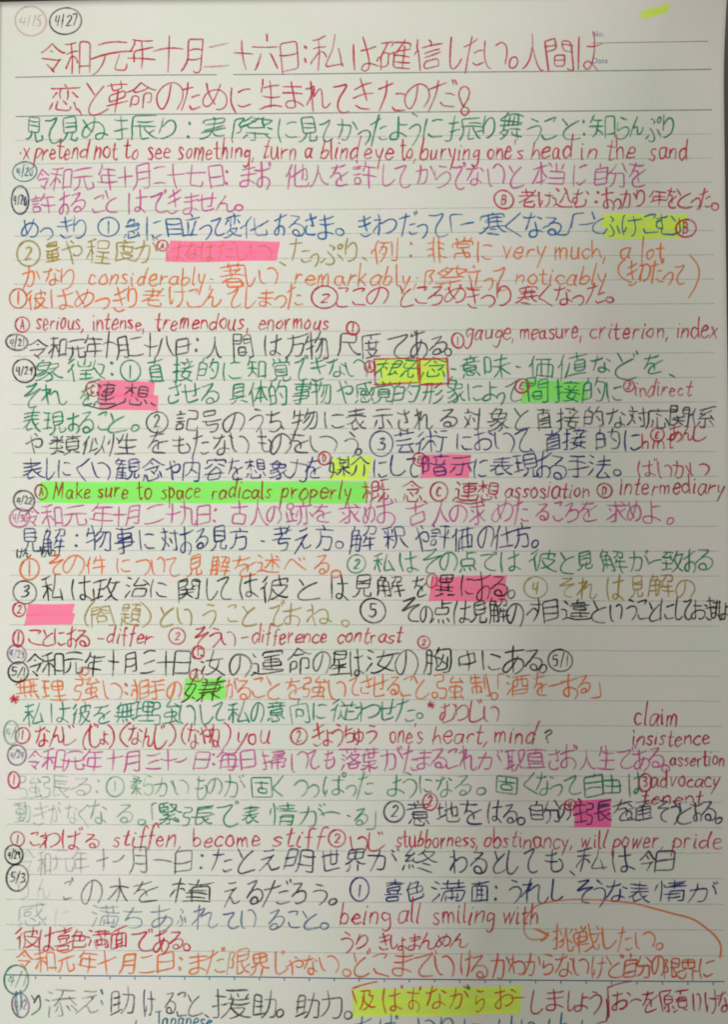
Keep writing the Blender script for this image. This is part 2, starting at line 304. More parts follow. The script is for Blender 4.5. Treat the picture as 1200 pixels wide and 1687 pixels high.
'ゅ': [[22, 20, 20, 44, 22, 61], [35, 9, 39, 9, 41, 10, 45, 15, 50, 26, 51, 43, 49, 64, 48, 64], [35, 32, 35, 29, 36, 28, 40, 23, 47, 20, 56, 20, 62, 21, 66, 24, 70, 31, 72, 37, 70, 45, 67, 50, 58, 54, 45, 54, 37, 51, 30, 45, 26, 38, 21, 35]],
'ょ': [[43, 65, 43, 14, 40, 11, 37, 10, 30, 10, 23, 12, 20, 15, 20, 23, 23, 25, 30, 28, 43, 28, 43, 26, 53, 24, 60, 19, 65, 16, 65, 12], [43, 51, 66, 51]],
'よ': [[43, 79, 43, 18, 42, 16, 37, 12, 29, 12, 21, 13, 17, 15, 15, 19, 14, 23, 17, 29, 23, 32, 35, 34, 43, 33, 48, 30, 54, 29, 68, 20, 70, 19, 70, 16], [43, 60, 71, 61]],
'ら': [[31, 77, 60, 71], [26, 16, 32, 12, 50, 13, 59, 16, 67, 22, 70, 28, 70, 34, 69, 38, 65, 44, 60, 47, 55, 48, 41, 47, 32, 43, 25, 38, 20, 37, 23, 64]],
'り': [[22, 35, 22, 50, 23, 54, 23, 64, 25, 80], [29, 14, 34, 12, 42, 14, 53, 20, 60, 26, 64, 37, 65, 47, 65, 56, 60, 68, 54, 73, 48, 74, 40, 72, 37, 69, 31, 63, 28, 57, 23, 54]],
'る': [[14, 34, 26, 45, 35, 49, 36, 53, 54, 68, 57, 73, 56, 74, 23, 73], [53, 14, 52, 23, 50, 26, 45, 29, 41, 30, 35, 29, 30, 25, 29, 22, 30, 17, 35, 13, 41, 12, 49, 12, 52, 12, 53, 14, 59, 14, 63, 16, 69, 23, 71, 28, 71, 35, 69, 41, 64, 45, 56, 49, 35, 49]],
'れ': [[26, 12, 26, 39, 25, 43, 26, 49, 29, 53, 28, 57, 29, 79, 26, 81], [9, 62, 28, 64], [29, 53, 34, 53, 41, 60, 51, 65, 62, 65, 64, 63, 65, 60, 65, 47, 63, 29, 63, 22, 64, 19, 67, 16, 75, 16, 81, 20, 84, 24], [29, 53, 31, 54, 30, 55, 29, 53], [9, 21, 9, 26, 20, 41, 25, 43]],
'ろ': [[14, 33, 27, 44, 37, 50, 38, 54, 51, 65, 54, 68, 56, 72, 56, 73, 54, 74, 23, 73], [37, 50, 41, 48, 56, 49, 64, 45, 68, 42, 70, 37, 70, 28, 65, 19, 59, 15, 52, 13, 37, 12, 31, 13, 28, 15, 28, 16], [37, 50, 39, 51, 38, 51, 37, 50]],
'わ': [[9, 21, 9, 26, 20, 41, 25, 43, 26, 49, 29, 53, 28, 57, 29, 79, 26, 81], [9, 62, 28, 64], [29, 53, 34, 53, 47, 60, 56, 62, 66, 60, 71, 57, 75, 53, 77, 47, 77, 37, 73, 28, 68, 23, 56, 17, 51, 16, 47, 18], [29, 53, 31, 53, 30, 54, 29, 53], [26, 12, 26, 39, 25, 43]],
'を': [[36, 80, 34, 69, 25, 54, 25, 50, 19, 45, 13, 38], [62, 71, 48, 69, 13, 69], [69, 13, 54, 12, 37, 12, 32, 14, 30, 16, 28, 20, 28, 24, 32, 32, 39, 37, 52, 45, 54, 45, 74, 53], [48, 42, 47, 48, 42, 52, 35, 52, 25, 50], [48, 42, 48, 26]],
'ん': [[41, 78, 41, 74, 27, 49, 28, 44, 24, 41, 20, 35, 11, 13], [28, 44, 32, 43, 37, 46, 42, 46, 46, 44, 48, 41, 49, 19, 52, 14, 57, 13, 64, 14, 72, 19, 78, 30, 77, 36], [28, 44, 29, 46, 30, 45, 28, 44]],
'・': [[43, 46, 43, 46]],
'一': [[82, 47, 6, 47]],
'七': [[75, 30, 76, 26, 76, 21, 74, 15, 71, 12, 42, 12, 37, 12, 34, 15, 33, 19, 33, 82], [7, 49, 10, 48, 79, 60, 81, 59]],
'万': [[80, 76, 8, 76], [8, 10, 13, 13, 18, 18, 23, 24, 27, 34, 31, 52, 32, 76], [31, 52, 70, 52, 69, 26, 65, 12, 62, 9, 53, 9, 47, 9, 43, 13]],
'三': [[14, 74, 74, 74], [68, 45, 19, 45], [8, 15, 79, 15]],
'世': [[78, 14, 20, 14, 20, 82], [67, 82, 67, 34, 43, 33, 43, 83], [81, 60, 7, 60]],
'中': [[43, 84, 43, 8], [11, 31, 12, 67, 74, 67, 75, 66, 75, 31], [75, 37, 11, 37]],
'主': [[35, 82, 38, 82, 49, 72, 49, 68, 43, 62, 43, 12], [11, 65, 76, 65], [15, 40, 73, 40], [7, 12, 81, 12]],
'九': [[34, 83, 33, 52, 29, 35, 25, 26, 21, 20, 13, 13, 7, 10], [10, 60, 60, 60, 60, 16, 62, 11, 63, 10, 79, 10, 81, 13, 82, 19, 80, 23]],
'事': [[43, 85, 43, 12, 41, 8, 36, 8, 31, 8, 26, 10], [80, 76, 8, 76], [43, 55, 68, 55, 69, 56, 69, 65, 19, 66, 18, 65, 18, 57, 19, 55, 43, 55], [14, 44, 70, 44, 71, 42, 71, 21, 13, 21], [6, 33, 82, 33]],
'二': [[15, 70, 73, 70], [7, 18, 81, 18]],
'人': [[7, 11, 12, 12, 21, 19, 32, 33, 37, 46, 40, 54, 43, 58, 44, 83], [84, 12, 78, 11, 76, 12, 69, 17, 62, 24, 58, 30, 51, 42, 47, 56, 43, 58]],
'今': [[81, 54, 78, 53, 64, 62, 44, 80, 41, 79, 30, 67, 23, 61, 10, 53, 6, 54], [38, 60, 52, 49], [73, 41, 67, 38, 17, 39], [66, 38, 64, 31, 45, 9]],
'介': [[82, 54, 79, 53, 77, 54, 67, 59, 54, 69, 46, 78, 43, 79, 24, 62, 12, 54, 7, 53], [28, 49, 27, 31, 25, 24, 20, 16, 18, 14, 12, 10, 9, 10], [60, 49, 60, 8]],
'仕': [[26, 84, 28, 81, 20, 67, 18, 59, 19, 55, 19, 8], [56, 82, 56, 12], [6, 48, 13, 58, 18, 59], [82, 55, 30, 55], [81, 12, 32, 12]],
'他': [[25, 83, 18, 67, 15, 58, 9, 55, 6, 51, 5, 47], [57, 28, 57, 84], [37, 75, 37, 21, 39, 12, 45, 9, 73, 9, 76, 10, 79, 13, 81, 22], [27, 48, 34, 50, 41, 54, 45, 54, 51, 57, 53, 57, 60, 62, 65, 62, 70, 65, 76, 65, 77, 46, 76, 35, 74, 32, 67, 32], [16, 8, 16, 54, 15, 58]],
'令': [[83, 56, 78, 55, 69, 60, 54, 70, 45, 79, 42, 78, 35, 72, 19, 59, 9, 54, 7, 55], [45, 59, 38, 61], [17, 42, 61, 42, 66, 41, 71, 43], [47, 18, 64, 37, 65, 41], [56, 10, 49, 14, 47, 18, 41, 20, 36, 24, 31, 26]],
'件': [[18, 8, 18, 54, 16, 58, 18, 67, 25, 80, 24, 84], [40, 79, 37, 65, 31, 53, 32, 50], [56, 8, 56, 83], [7, 46, 7, 50, 11, 56, 16, 58], [37, 65, 77, 65], [81, 39, 30, 39]],
'似': [[16, 8, 16, 54, 15, 58, 16, 68, 22, 83], [32, 16, 32, 19, 35, 23, 35, 78], [51, 10, 58, 18, 63, 26, 65, 32, 68, 36, 69, 47, 72, 62, 72, 82], [47, 75, 56, 52], [15, 58, 10, 57, 6, 50, 5, 45], [53, 35, 52, 32, 42, 25, 35, 23], [68, 36, 72, 33, 81, 12]],
'体': [[6, 46, 7, 51, 9, 54, 15, 58, 18, 68, 24, 83], [54, 8, 54, 58, 55, 63, 54, 84], [81, 65, 58, 65, 55, 63, 51, 64, 50, 65, 28, 65], [55, 63, 51, 62, 48, 59, 38, 38, 32, 29, 27, 24], [16, 8, 16, 53, 15, 58], [80, 24, 68, 40, 62, 53, 59, 60, 55, 63], [69, 25, 39, 25]],
'例': [[15, 8, 15, 65, 20, 82, 24, 84], [38, 78, 35, 59, 26, 40], [28, 78, 54, 78], [63, 12, 66, 9, 74, 9, 77, 11, 78, 84], [14, 59, 9, 57, 6, 51, 6, 46], [63, 74, 63, 29], [35, 59, 50, 58, 50, 50, 47, 38, 43, 33, 43, 28, 36, 16, 29, 10], [43, 33, 38, 36, 35, 39]],
'価': [[24, 83, 17, 68, 15, 59, 16, 56, 16, 8], [30, 74, 81, 74], [47, 74, 47, 15], [15, 59, 9, 56, 6, 51, 5, 48], [63, 74, 63, 15], [79, 10, 79, 54, 31, 54, 31, 9], [79, 15, 31, 15]],
'係': [[24, 83, 18, 67, 16, 58, 17, 54, 17, 8], [77, 79, 70, 80, 48, 75, 31, 75], [52, 57, 48, 58, 39, 58, 41, 63, 47, 70, 48, 75], [16, 58, 10, 56, 6, 49, 6, 46], [69, 67, 60, 59, 52, 57, 52, 52, 42, 46, 40, 40], [52, 57, 51, 55, 50, 56, 52, 57], [73, 43, 54, 40, 38, 40, 32, 38], [69, 52, 72, 48, 73, 43, 77, 40, 79, 36], [54, 40, 53, 10, 47, 9, 45, 10], [41, 29, 38, 28, 34, 20, 28, 14], [67, 29, 69, 29, 70, 28, 79, 15]],
'信': [[18, 8, 18, 56, 16, 59, 18, 69, 23, 78, 24, 83], [53, 69, 53, 73, 55, 76, 52, 82, 49, 83], [81, 69, 29, 69], [16, 59, 11, 57, 7, 51, 7, 47], [74, 56, 36, 56], [74, 43, 36, 43], [74, 12, 35, 12, 35, 31, 73, 31, 74, 12]],
'値': [[25, 83, 18, 68, 15, 58, 16, 54, 16, 8], [58, 84, 58, 78, 57, 70, 57, 62], [81, 74, 33, 74], [5, 47, 6, 51, 10, 57, 15, 58], [32, 8, 32, 57], [46, 49, 47, 25, 75, 25, 75, 61, 47, 61, 46, 49], [46, 49, 75, 49], [75, 37, 46, 37], [82, 13, 32, 13]],
'元': [[73, 76, 15, 76], [31, 51, 29, 36, 24, 23, 15, 13, 10, 10, 7, 10], [7, 51, 80, 51], [78, 28, 80, 22, 79, 14, 77, 11, 75, 10, 59, 10, 56, 11, 54, 16, 54, 51]],
'八': [[33, 76, 29, 73, 27, 52, 20, 30, 15, 19, 8, 10], [54, 77, 57, 54, 63, 35, 72, 19, 79, 11, 81, 10]],
'六': [[46, 69, 40, 82], [7, 59, 81, 59], [7, 10, 9, 11, 14, 17, 24, 32, 29, 42], [78, 11, 76, 14, 59, 41, 54, 43]],
'具': [[21, 28, 21, 79, 67, 79, 67, 28], [67, 66, 21, 66], [67, 54, 21, 54], [21, 41, 67, 41], [6, 28, 81, 28], [6, 10, 10, 9, 22, 15, 28, 20, 33, 20], [82, 10, 78, 10, 60, 20, 55, 20]],
'内': [[21, 28, 23, 28, 25, 29, 35, 38, 42, 50, 43, 61, 43, 84], [57, 11, 61, 9, 72, 9, 75, 10, 75, 68, 12, 68, 12, 8], [42, 50, 46, 48, 51, 45, 66, 28]],
'分': [[6, 51, 9, 51, 11, 52, 19, 61, 26, 71, 30, 81], [53, 81, 58, 80, 69, 62, 80, 51], [14, 55, 20, 50, 67, 49, 65, 21, 63, 12, 59, 9, 47, 9, 43, 12], [36, 50, 35, 37, 30, 24, 24, 17, 17, 12, 10, 10]],
'制': [[8, 62, 13, 70, 14, 81], [28, 8, 28, 84], [47, 70, 13, 70], [78, 83, 78, 13, 77, 11, 75, 9, 67, 9, 64, 10], [62, 32, 62, 76], [51, 55, 6, 55], [10, 15, 10, 40, 46, 40, 46, 17, 45, 15, 41, 15, 36, 17]],
'力': [[9, 10, 10, 10, 16, 14, 25, 23, 32, 35, 36, 43, 38, 56, 39, 84], [48, 12, 52, 9, 58, 9, 65, 9, 69, 12, 72, 19, 73, 28, 75, 63, 10, 63]],
'助': [[12, 20, 12, 79, 35, 78, 35, 25], [37, 10, 43, 14, 48, 21, 54, 34, 58, 57, 58, 84], [12, 60, 35, 60], [60, 9, 70, 9, 74, 11, 75, 14, 77, 30, 78, 63, 43, 63], [12, 41, 35, 41], [6, 18, 31, 23, 35, 25, 41, 25]],
'動': [[7, 80, 8, 79, 15, 79, 43, 82], [25, 14, 25, 79], [60, 83, 60, 57, 57, 34, 52, 21, 49, 16, 42, 14], [59, 11, 63, 9, 71, 9, 73, 9, 75, 13, 78, 27, 79, 62, 49, 63, 45, 68, 6, 68], [42, 47, 42, 58, 9, 58, 8, 47], [42, 47, 42, 36, 9, 36, 8, 37, 8, 47], [42, 47, 8, 47], [44, 26, 8, 26], [6, 11, 25, 14, 39, 15, 42, 14], [42, 14, 41, 12, 40, 13, 42, 14], [42, 14, 43, 12, 42, 8]],
'化': [[21, 8, 21, 56, 20, 60, 23, 70, 28, 79, 29, 83], [79, 30, 80, 26, 80, 23, 78, 13, 76, 12, 70, 10, 57, 10, 52, 10, 50, 13, 48, 16, 48, 38, 49, 44, 48, 82], [8, 48, 8, 51, 15, 58, 20, 60], [77, 69, 73, 63, 63, 53, 56, 46, 49, 45], [48, 38, 42, 37, 34, 32, 31, 32]],
'十': [[43, 84, 43, 8], [81, 50, 7, 50]],
'及': [[7, 12, 17, 24, 23, 37, 25, 48, 25, 52, 28, 57, 26, 64, 26, 78], [10, 78, 57, 78, 54, 57, 73, 57, 74, 56, 72, 46, 68, 38, 57, 25, 50, 19, 37, 12, 30, 9, 26, 11], [84, 12, 76, 10, 69, 13, 57, 20, 44, 32, 37, 43, 32, 54, 28, 57]],
'取': [[6, 79, 42, 79], [13, 23, 13, 79], [34, 8, 34, 79], [63, 26, 63, 34, 60, 35, 56, 49, 51, 73, 77, 73, 76, 62, 73, 49, 67, 35, 63, 34], [13, 60, 34, 60], [13, 42, 34, 42], [43, 26, 41, 27, 21, 23, 13, 23, 12, 21, 7, 21], [63, 26, 60, 24, 57, 20, 48, 10, 45, 10], [83, 11, 79, 10, 77, 12, 70, 19, 67, 24, 63, 26]],
'古': [[43, 84, 43, 42], [81, 67, 7, 67], [43, 42, 69, 42, 70, 41, 70, 13, 17, 13, 17, 41, 43, 42]],
'号': [[19, 62, 67, 62, 68, 78, 67, 79, 19, 79, 19, 62], [80, 48, 8, 48], [40, 11, 43, 9, 48, 8, 56, 8, 60, 10, 63, 13, 65, 21, 67, 31, 24, 32, 26, 47]],
'向': [[41, 84, 37, 73, 36, 68], [58, 11, 62, 8, 72, 9, 75, 10, 76, 13, 76, 67, 12, 68, 12, 8], [29, 20, 29, 50, 58, 49, 58, 27, 29, 27]],
'味': [[9, 23, 9, 75, 26, 74, 26, 30, 9, 30], [57, 84, 57, 8], [38, 68, 78, 68], [32, 15, 40, 22, 51, 37, 54, 40, 60, 47, 81, 47], [79, 14, 70, 25, 63, 38, 59, 40, 54, 47, 35, 47]],
'命': [[7, 58, 25, 65, 41, 79, 43, 80, 45, 80, 53, 72, 62, 65, 78, 58, 82, 60], [25, 65, 28, 60, 58, 60, 62, 65], [14, 15, 14, 47, 35, 46, 35, 23, 14, 23], [50, 8, 50, 47, 73, 46, 73, 22, 69, 20, 62, 21]],
'和': [[40, 81, 28, 79, 24, 77, 8, 76], [24, 8, 24, 43, 23, 48, 24, 77], [50, 12, 50, 75, 75, 74, 75, 13], [41, 57, 7, 57], [6, 21, 7, 25, 12, 32, 19, 45, 24, 47], [38, 31, 38, 35, 33, 42, 30, 46, 24, 47], [50, 20, 75, 20]],
'問': [[11, 54, 36, 54, 36, 79, 11, 79, 11, 8], [59, 11, 64, 8, 75, 10, 76, 16, 76, 78, 76, 79, 51, 79, 51, 54, 76, 54], [36, 67, 11, 67], [51, 67, 76, 67], [30, 15, 30, 41, 57, 40, 56, 20, 30, 20]],
'喜': [[79, 77, 9, 77], [43, 67, 43, 84], [73, 66, 46, 66, 43, 67, 40, 66, 15, 66], [58, 35, 59, 45, 67, 46, 67, 57, 65, 57, 21, 57, 20, 56, 20, 47, 20, 46, 28, 45, 29, 35], [28, 45, 56, 46, 59, 45], [81, 34, 6, 34], [69, 10, 19, 10, 19, 24, 67, 24, 69, 23, 69, 10]],
'固': [[10, 12, 10, 78, 75, 79, 76, 78, 76, 12, 10, 12], [43, 44, 43, 70], [67, 59, 22, 59], [43, 44, 28, 43, 28, 26, 59, 26, 59, 43, 43, 44]],
'地': [[18, 83, 18, 30], [58, 27, 58, 84], [40, 76, 40, 21, 42, 13, 46, 10, 76, 11, 80, 16, 81, 21, 79, 24], [29, 62, 6, 62], [67, 32, 69, 31, 74, 32, 76, 34, 77, 43, 76, 65, 70, 64, 54, 57, 44, 54, 40, 50, 31, 48], [31, 37, 29, 33, 18, 30, 15, 27, 7, 24, 4, 25]],
'変': [[8, 75, 79, 75], [42, 84, 44, 81, 45, 75], [34, 38, 35, 48, 33, 50, 33, 75], [25, 65, 21, 64, 12, 50], [53, 75, 53, 49], [77, 51, 65, 64], [48, 19, 51, 23, 54, 24, 61, 31, 63, 36, 62, 37, 37, 37, 33, 38, 28, 36, 28, 34, 22, 32, 14, 26, 9, 26], [40, 19, 38, 23, 30, 30, 28, 34], [83, 11, 78, 9, 65, 10, 50, 15, 48, 19, 40, 19, 37, 15, 10, 8, 4, 11]],
'媒': [[21, 29, 16, 31, 9, 37, 15, 69, 16, 82, 20, 85], [72, 84, 71, 47, 45, 47, 45, 84], [6, 65, 28, 65, 26, 45, 25, 37, 21, 29, 21, 25, 14, 15, 7, 10], [36, 73, 81, 73], [72, 60, 45, 60], [58, 8, 58, 47], [81, 34, 63, 34, 58, 31, 53, 34, 36, 34], [32, 13, 36, 12, 41, 15, 51, 25, 54, 30, 58, 31], [29, 18, 25, 23, 21, 25], [83, 13, 78, 13, 65, 25, 62, 31, 58, 31]],
'嫌': [[19, 85, 16, 83, 14, 65], [40, 82, 42, 82, 46, 76, 45, 69], [63, 70, 64, 74, 67, 79, 69, 82, 72, 83], [6, 10, 13, 15, 20, 25, 20, 29, 23, 35, 25, 47, 26, 65, 6, 65], [20, 29, 15, 31, 9, 37, 9, 41, 13, 59, 13, 65], [80, 69, 34, 69], [47, 7, 47, 27, 46, 28, 47, 35, 47, 69], [62, 8, 62, 25, 63, 28, 62, 36, 62, 69], [35, 33, 43, 33, 47, 31, 50, 33, 75, 33, 75, 58, 36, 58], [33, 46, 82, 46], [31, 12, 36, 16, 42, 26, 46, 28, 47, 31], [28, 18, 23, 24, 20, 25], [63, 28, 67, 26, 72, 19, 80, 12]],
'実': [[38, 84, 43, 82, 45, 74], [9, 63, 10, 74, 76, 74, 77, 63, 71, 58, 16, 58], [7, 10, 11, 9, 25, 15, 32, 20, 37, 26, 37, 28, 42, 34, 43, 67], [17, 45, 71, 45], [80, 31, 8, 31], [47, 31, 49, 25, 53, 20, 61, 14, 76, 9, 82, 11]],
'容': [[76, 64, 76, 75, 45, 75, 10, 75, 10, 64], [45, 75, 43, 83, 41, 84], [9, 51, 13, 51, 15, 52, 24, 58, 30, 65, 33, 65], [55, 64, 58, 63, 71, 53, 75, 51], [65, 33, 64, 11, 22, 11, 22, 29, 24, 37, 35, 46, 41, 52, 43, 53, 46, 52, 54, 45, 64, 37, 65, 33], [8, 29, 19, 34, 27, 32, 60, 32, 70, 34, 78, 30, 82, 31]],
'寒': [[77, 66, 77, 76, 45, 77, 10, 76, 9, 66], [45, 77, 43, 84], [31, 70, 31, 44, 28, 35, 20, 28, 14, 23, 9, 21, 5, 22], [71, 63, 16, 63], [82, 22, 78, 22, 73, 24, 59, 35, 56, 43, 56, 70], [70, 52, 17, 52], [81, 40, 7, 40], [34, 30, 38, 31, 53, 25], [26, 18, 43, 14, 60, 9, 65, 10]],
'対': [[25, 68, 25, 76, 20, 82, 18, 82], [70, 84, 70, 14, 69, 11, 67, 10, 59, 9, 54, 12], [40, 68, 6, 68], [6, 12, 8, 12, 12, 15, 17, 20, 26, 32, 26, 38, 29, 41, 34, 62], [12, 53, 21, 41, 26, 38], [45, 62, 82, 62], [55, 32, 49, 46, 46, 47], [36, 19, 31, 29, 26, 32]],
'尺': [[7, 10, 13, 20, 18, 36, 19, 51, 19, 78, 72, 78, 72, 51, 19, 51], [83, 12, 76, 10, 73, 12, 67, 16, 59, 24, 51, 38, 48, 50]],
'常': [[16, 82, 20, 81, 23, 76, 22, 69], [44, 70, 44, 84], [77, 56, 77, 69, 44, 70, 10, 69, 10, 56], [64, 69, 64, 76, 69, 83], [45, 44, 63, 45, 63, 57, 25, 58, 24, 57, 24, 45, 45, 44], [45, 44, 45, 8], [16, 11, 16, 31, 72, 31, 71, 13, 66, 12, 60, 12, 56, 14]],
'年': [[7, 56, 9, 56, 16, 64, 20, 70, 24, 73, 26, 83], [77, 72, 24, 73], [48, 72, 48, 8], [21, 29, 21, 52, 75, 52], [81, 29, 7, 29]],
'度': [[42, 85, 46, 82, 48, 74], [81, 74, 14, 74, 14, 38, 11, 21, 8, 12, 8, 7], [36, 67, 36, 45, 37, 43, 64, 43, 64, 67], [22, 58, 80, 58], [23, 32, 69, 32, 68, 28, 57, 19, 54, 16], [34, 32, 34, 28, 43, 20, 46, 16], [20, 9, 43, 13, 46, 16, 54, 16, 57, 13, 75, 9, 79, 9, 83, 11]],
'張': [[8, 79, 27, 78, 27, 59, 10, 59, 9, 55, 10, 40, 27, 39, 25, 15, 22, 9, 12, 9, 10, 10], [79, 79, 43, 79, 42, 78, 42, 46, 41, 39, 41, 12, 47, 12, 56, 15, 58, 18], [42, 67, 76, 67], [76, 55, 42, 55], [34, 42, 81, 42], [83, 12, 80, 11, 77, 12, 66, 21, 65, 25, 62, 27, 57, 34, 55, 37, 54, 42], [76, 34, 65, 25]],
'強': [[7, 78, 29, 78, 29, 58, 9, 58, 8, 43, 8, 39, 29, 38, 28, 23, 26, 12, 23, 9, 21, 9, 15, 9, 10, 12], [73, 65, 47, 63, 42, 63, 43, 69, 54, 83], [79, 61, 75, 65, 73, 65, 71, 72, 67, 75], [58, 58, 58, 13], [58, 31, 75, 31, 75, 48, 40, 48, 40, 31, 58, 31], [76, 14, 36, 11], [81, 8, 79, 13, 76, 14, 75, 18, 72, 24]],
'当': [[11, 80, 15, 78, 21, 70, 23, 64], [43, 52, 43, 84], [63, 62, 70, 74, 72, 80], [15, 52, 72, 52, 72, 12, 12, 12], [17, 32, 72, 32]],
'形': [[48, 78, 7, 78], [18, 77, 17, 35, 13, 19, 7, 9], [52, 65, 56, 65, 60, 68, 70, 76, 75, 81, 78, 82], [38, 8, 38, 77], [6, 48, 49, 48], [80, 58, 77, 57, 71, 50, 59, 41, 57, 40, 52, 40], [49, 10, 53, 10, 67, 19, 75, 26, 81, 34]],
'彼': [[7, 67, 10, 69, 19, 77, 22, 82, 25, 83], [56, 49, 56, 84], [74, 58, 76, 66, 76, 70, 36, 69, 35, 35, 32, 21, 28, 10], [18, 8, 17, 48, 19, 56, 24, 64], [17, 48, 12, 47, 7, 41], [38, 9, 50, 14, 62, 25, 69, 36, 73, 43, 73, 48, 36, 49], [81, 11, 78, 10, 75, 10, 61, 19, 53, 26, 47, 36, 44, 42, 43, 48]],
'従': [[26, 84, 22, 82, 16, 75, 7, 67], [47, 63, 47, 70, 41, 82], [69, 63, 68, 70, 73, 79, 74, 83], [25, 66, 19, 57, 18, 51, 18, 8], [35, 63, 80, 63], [6, 43, 12, 49, 18, 51], [57, 12, 57, 63], [28, 9, 37, 26, 39, 46], [78, 39, 57, 39], [84, 13, 79, 10, 64, 10, 53, 13, 49, 14, 43, 20, 41, 24, 37, 26]],
'徴': [[9, 70, 19, 83], [40, 59, 40, 84], [28, 77, 28, 59, 40, 59], [79, 10, 72, 21, 69, 24, 69, 32, 65, 36, 63, 50, 60, 55, 60, 61, 63, 66, 66, 84], [52, 76, 52, 59, 40, 59], [21, 65, 16, 58, 14, 50, 10, 48, 6, 43, 5, 40], [69, 32, 72, 35, 74, 41, 76, 52, 77, 65, 63, 66], [28, 47, 51, 47, 56, 51, 57, 53, 60, 55], [15, 8, 15, 46, 14, 50], [40, 19, 40, 47], [29, 33, 52, 33], [26, 17, 54, 20], [69, 24, 65, 22, 56, 12, 51, 9]],
'応': [[49, 72, 48, 77, 44, 83], [7, 10, 10, 20, 13, 32, 14, 72, 81, 72], [41, 61, 43, 62, 47, 60, 59, 52], [64, 27, 65, 24, 65, 16, 63, 11, 60, 10, 44, 10, 42, 11, 40, 13, 40, 18, 40, 49], [26, 41, 27, 37, 26, 31, 21, 17], [81, 17, 78, 26, 73, 38, 70, 42, 68, 42]],
'念': [[83, 62, 80, 61, 74, 62, 59, 70, 45, 81, 42, 82, 40, 81, 34, 75, 26, 69, 12, 61, 7, 60], [39, 67, 40, 67, 48, 61], [18, 52, 65, 52, 68, 53], [63, 52, 63, 48, 60, 44, 53, 37, 50, 37], [13, 32, 14, 29, 8, 13], [48, 27, 40, 36, 36, 39, 35, 39], [26, 32, 26, 16, 28, 13, 30, 11, 60, 11, 64, 16, 64, 19, 62, 23], [79, 14, 72, 29, 69, 32, 68, 32]],
'急': [[16, 65, 18, 69, 23, 74, 29, 78, 30, 83, 34, 85], [29, 78, 32, 76, 54, 76, 54, 72, 52, 68, 51, 63], [6, 62, 10, 62, 12, 64, 16, 65, 20, 63, 51, 63, 67, 63, 68, 62, 68, 37, 16, 37], [68, 50, 19, 50], [8, 13, 14, 25], [39, 31, 46, 25, 50, 20], [26, 26, 26, 13, 28, 10, 30, 10, 59, 10, 63, 13, 64, 19], [79, 13, 72, 27, 69, 28]],
'性': [[18, 84, 18, 8], [34, 51, 35, 56, 40, 64, 43, 80], [57, 12, 57, 84], [6, 48, 6, 50, 8, 57, 9, 67], [35, 56, 30, 58, 26, 68, 23, 69], [79, 64, 40, 64], [38, 40, 77, 40], [81, 12, 31, 12]],
'恋': [[45, 73, 45, 79, 42, 84], [8, 73, 79, 73], [34, 73, 34, 44], [25, 64, 21, 62, 19, 57, 13, 48], [53, 73, 53, 44], [79, 48, 76, 48, 65, 62, 62, 62], [15, 31, 12, 20, 9, 13], [50, 25, 46, 31, 38, 38], [26, 33, 26, 13, 30, 10, 59, 10, 63, 12, 64, 15, 64, 19, 62, 22], [78, 14, 70, 32, 69, 34, 67, 34]],
'情': [[16, 84, 16, 7], [54, 56, 54, 84], [31, 76, 79, 76], [10, 68, 8, 64, 5, 48], [26, 62, 23, 71], [77, 66, 33, 66], [82, 55, 28, 55], [60, 10, 64, 8, 72, 9, 73, 10, 74, 44, 73, 45, 36, 45, 36, 7], [36, 33, 74, 33], [74, 21, 36, 21]],
'想': [[24, 84, 23, 63, 24, 56, 24, 37], [39, 70, 7, 70], [75, 52, 75, 38, 48, 38, 48, 78, 75, 78, 75, 52], [23, 60, 18, 59, 14, 52, 7, 44], [23, 60, 29, 58, 38, 51], [75, 65, 48, 65], [75, 52, 48, 52], [13, 29, 14, 26, 8, 14], [40, 33, 49, 24], [60, 22, 62, 16, 60, 12, 58, 10, 31, 10, 28, 13, 28, 28], [79, 16, 71, 29]],
'意': [[12, 76, 75, 76], [43, 84, 45, 77], [30, 63, 28, 70, 28, 76], [9, 63, 80, 63], [58, 63, 58, 69, 60, 71, 59, 76], [19, 42, 19, 52, 20, 53, 67, 53, 68, 53, 68, 42], [19, 42, 19, 34, 21, 32, 67, 32, 68, 33, 68, 42], [19, 42, 68, 42], [9, 11, 14, 17, 17, 23], [50, 21, 40, 28, 40, 32], [58, 19, 60, 16, 60, 13, 57, 9, 35, 9, 31, 9, 29, 12, 28, 24], [78, 13, 71, 22, 69, 24, 65, 25]],
'感': [[81, 74, 14, 74, 13, 52, 12, 43, 8, 35, 8, 30], [80, 45, 80, 38, 79, 36, 76, 34, 69, 35, 64, 41, 58, 52, 55, 64, 53, 75, 53, 84], [62, 83, 66, 83, 71, 80, 72, 79, 72, 74], [23, 63, 46, 63], [74, 65, 69, 54, 60, 42, 51, 36], [25, 39, 43, 39, 43, 53, 25, 53, 24, 40, 25, 39], [6, 11, 9, 13, 15, 24], [63, 19, 63, 13, 60, 9, 29, 9, 26, 14, 26, 27], [38, 30, 41, 30, 48, 21, 50, 20], [81, 13, 78, 14, 71, 26]],
'戦': [[7, 81, 12, 71], [23, 83, 26, 72], [39, 70, 45, 83], [58, 84, 60, 50, 63, 35, 65, 31, 65, 23, 71, 13, 74, 10, 77, 10, 80, 11, 81, 14, 82, 22, 81, 25], [79, 70, 78, 73, 71, 82], [26, 37, 43, 37, 43, 63, 9, 63, 9, 37, 26, 37], [26, 63, 26, 8], [43, 50, 9, 50], [82, 61, 51, 57, 49, 57], [65, 31, 69, 32, 72, 36, 78, 50], [47, 24, 5, 24], [65, 23, 61, 22, 55, 15, 47, 10, 43, 10]],
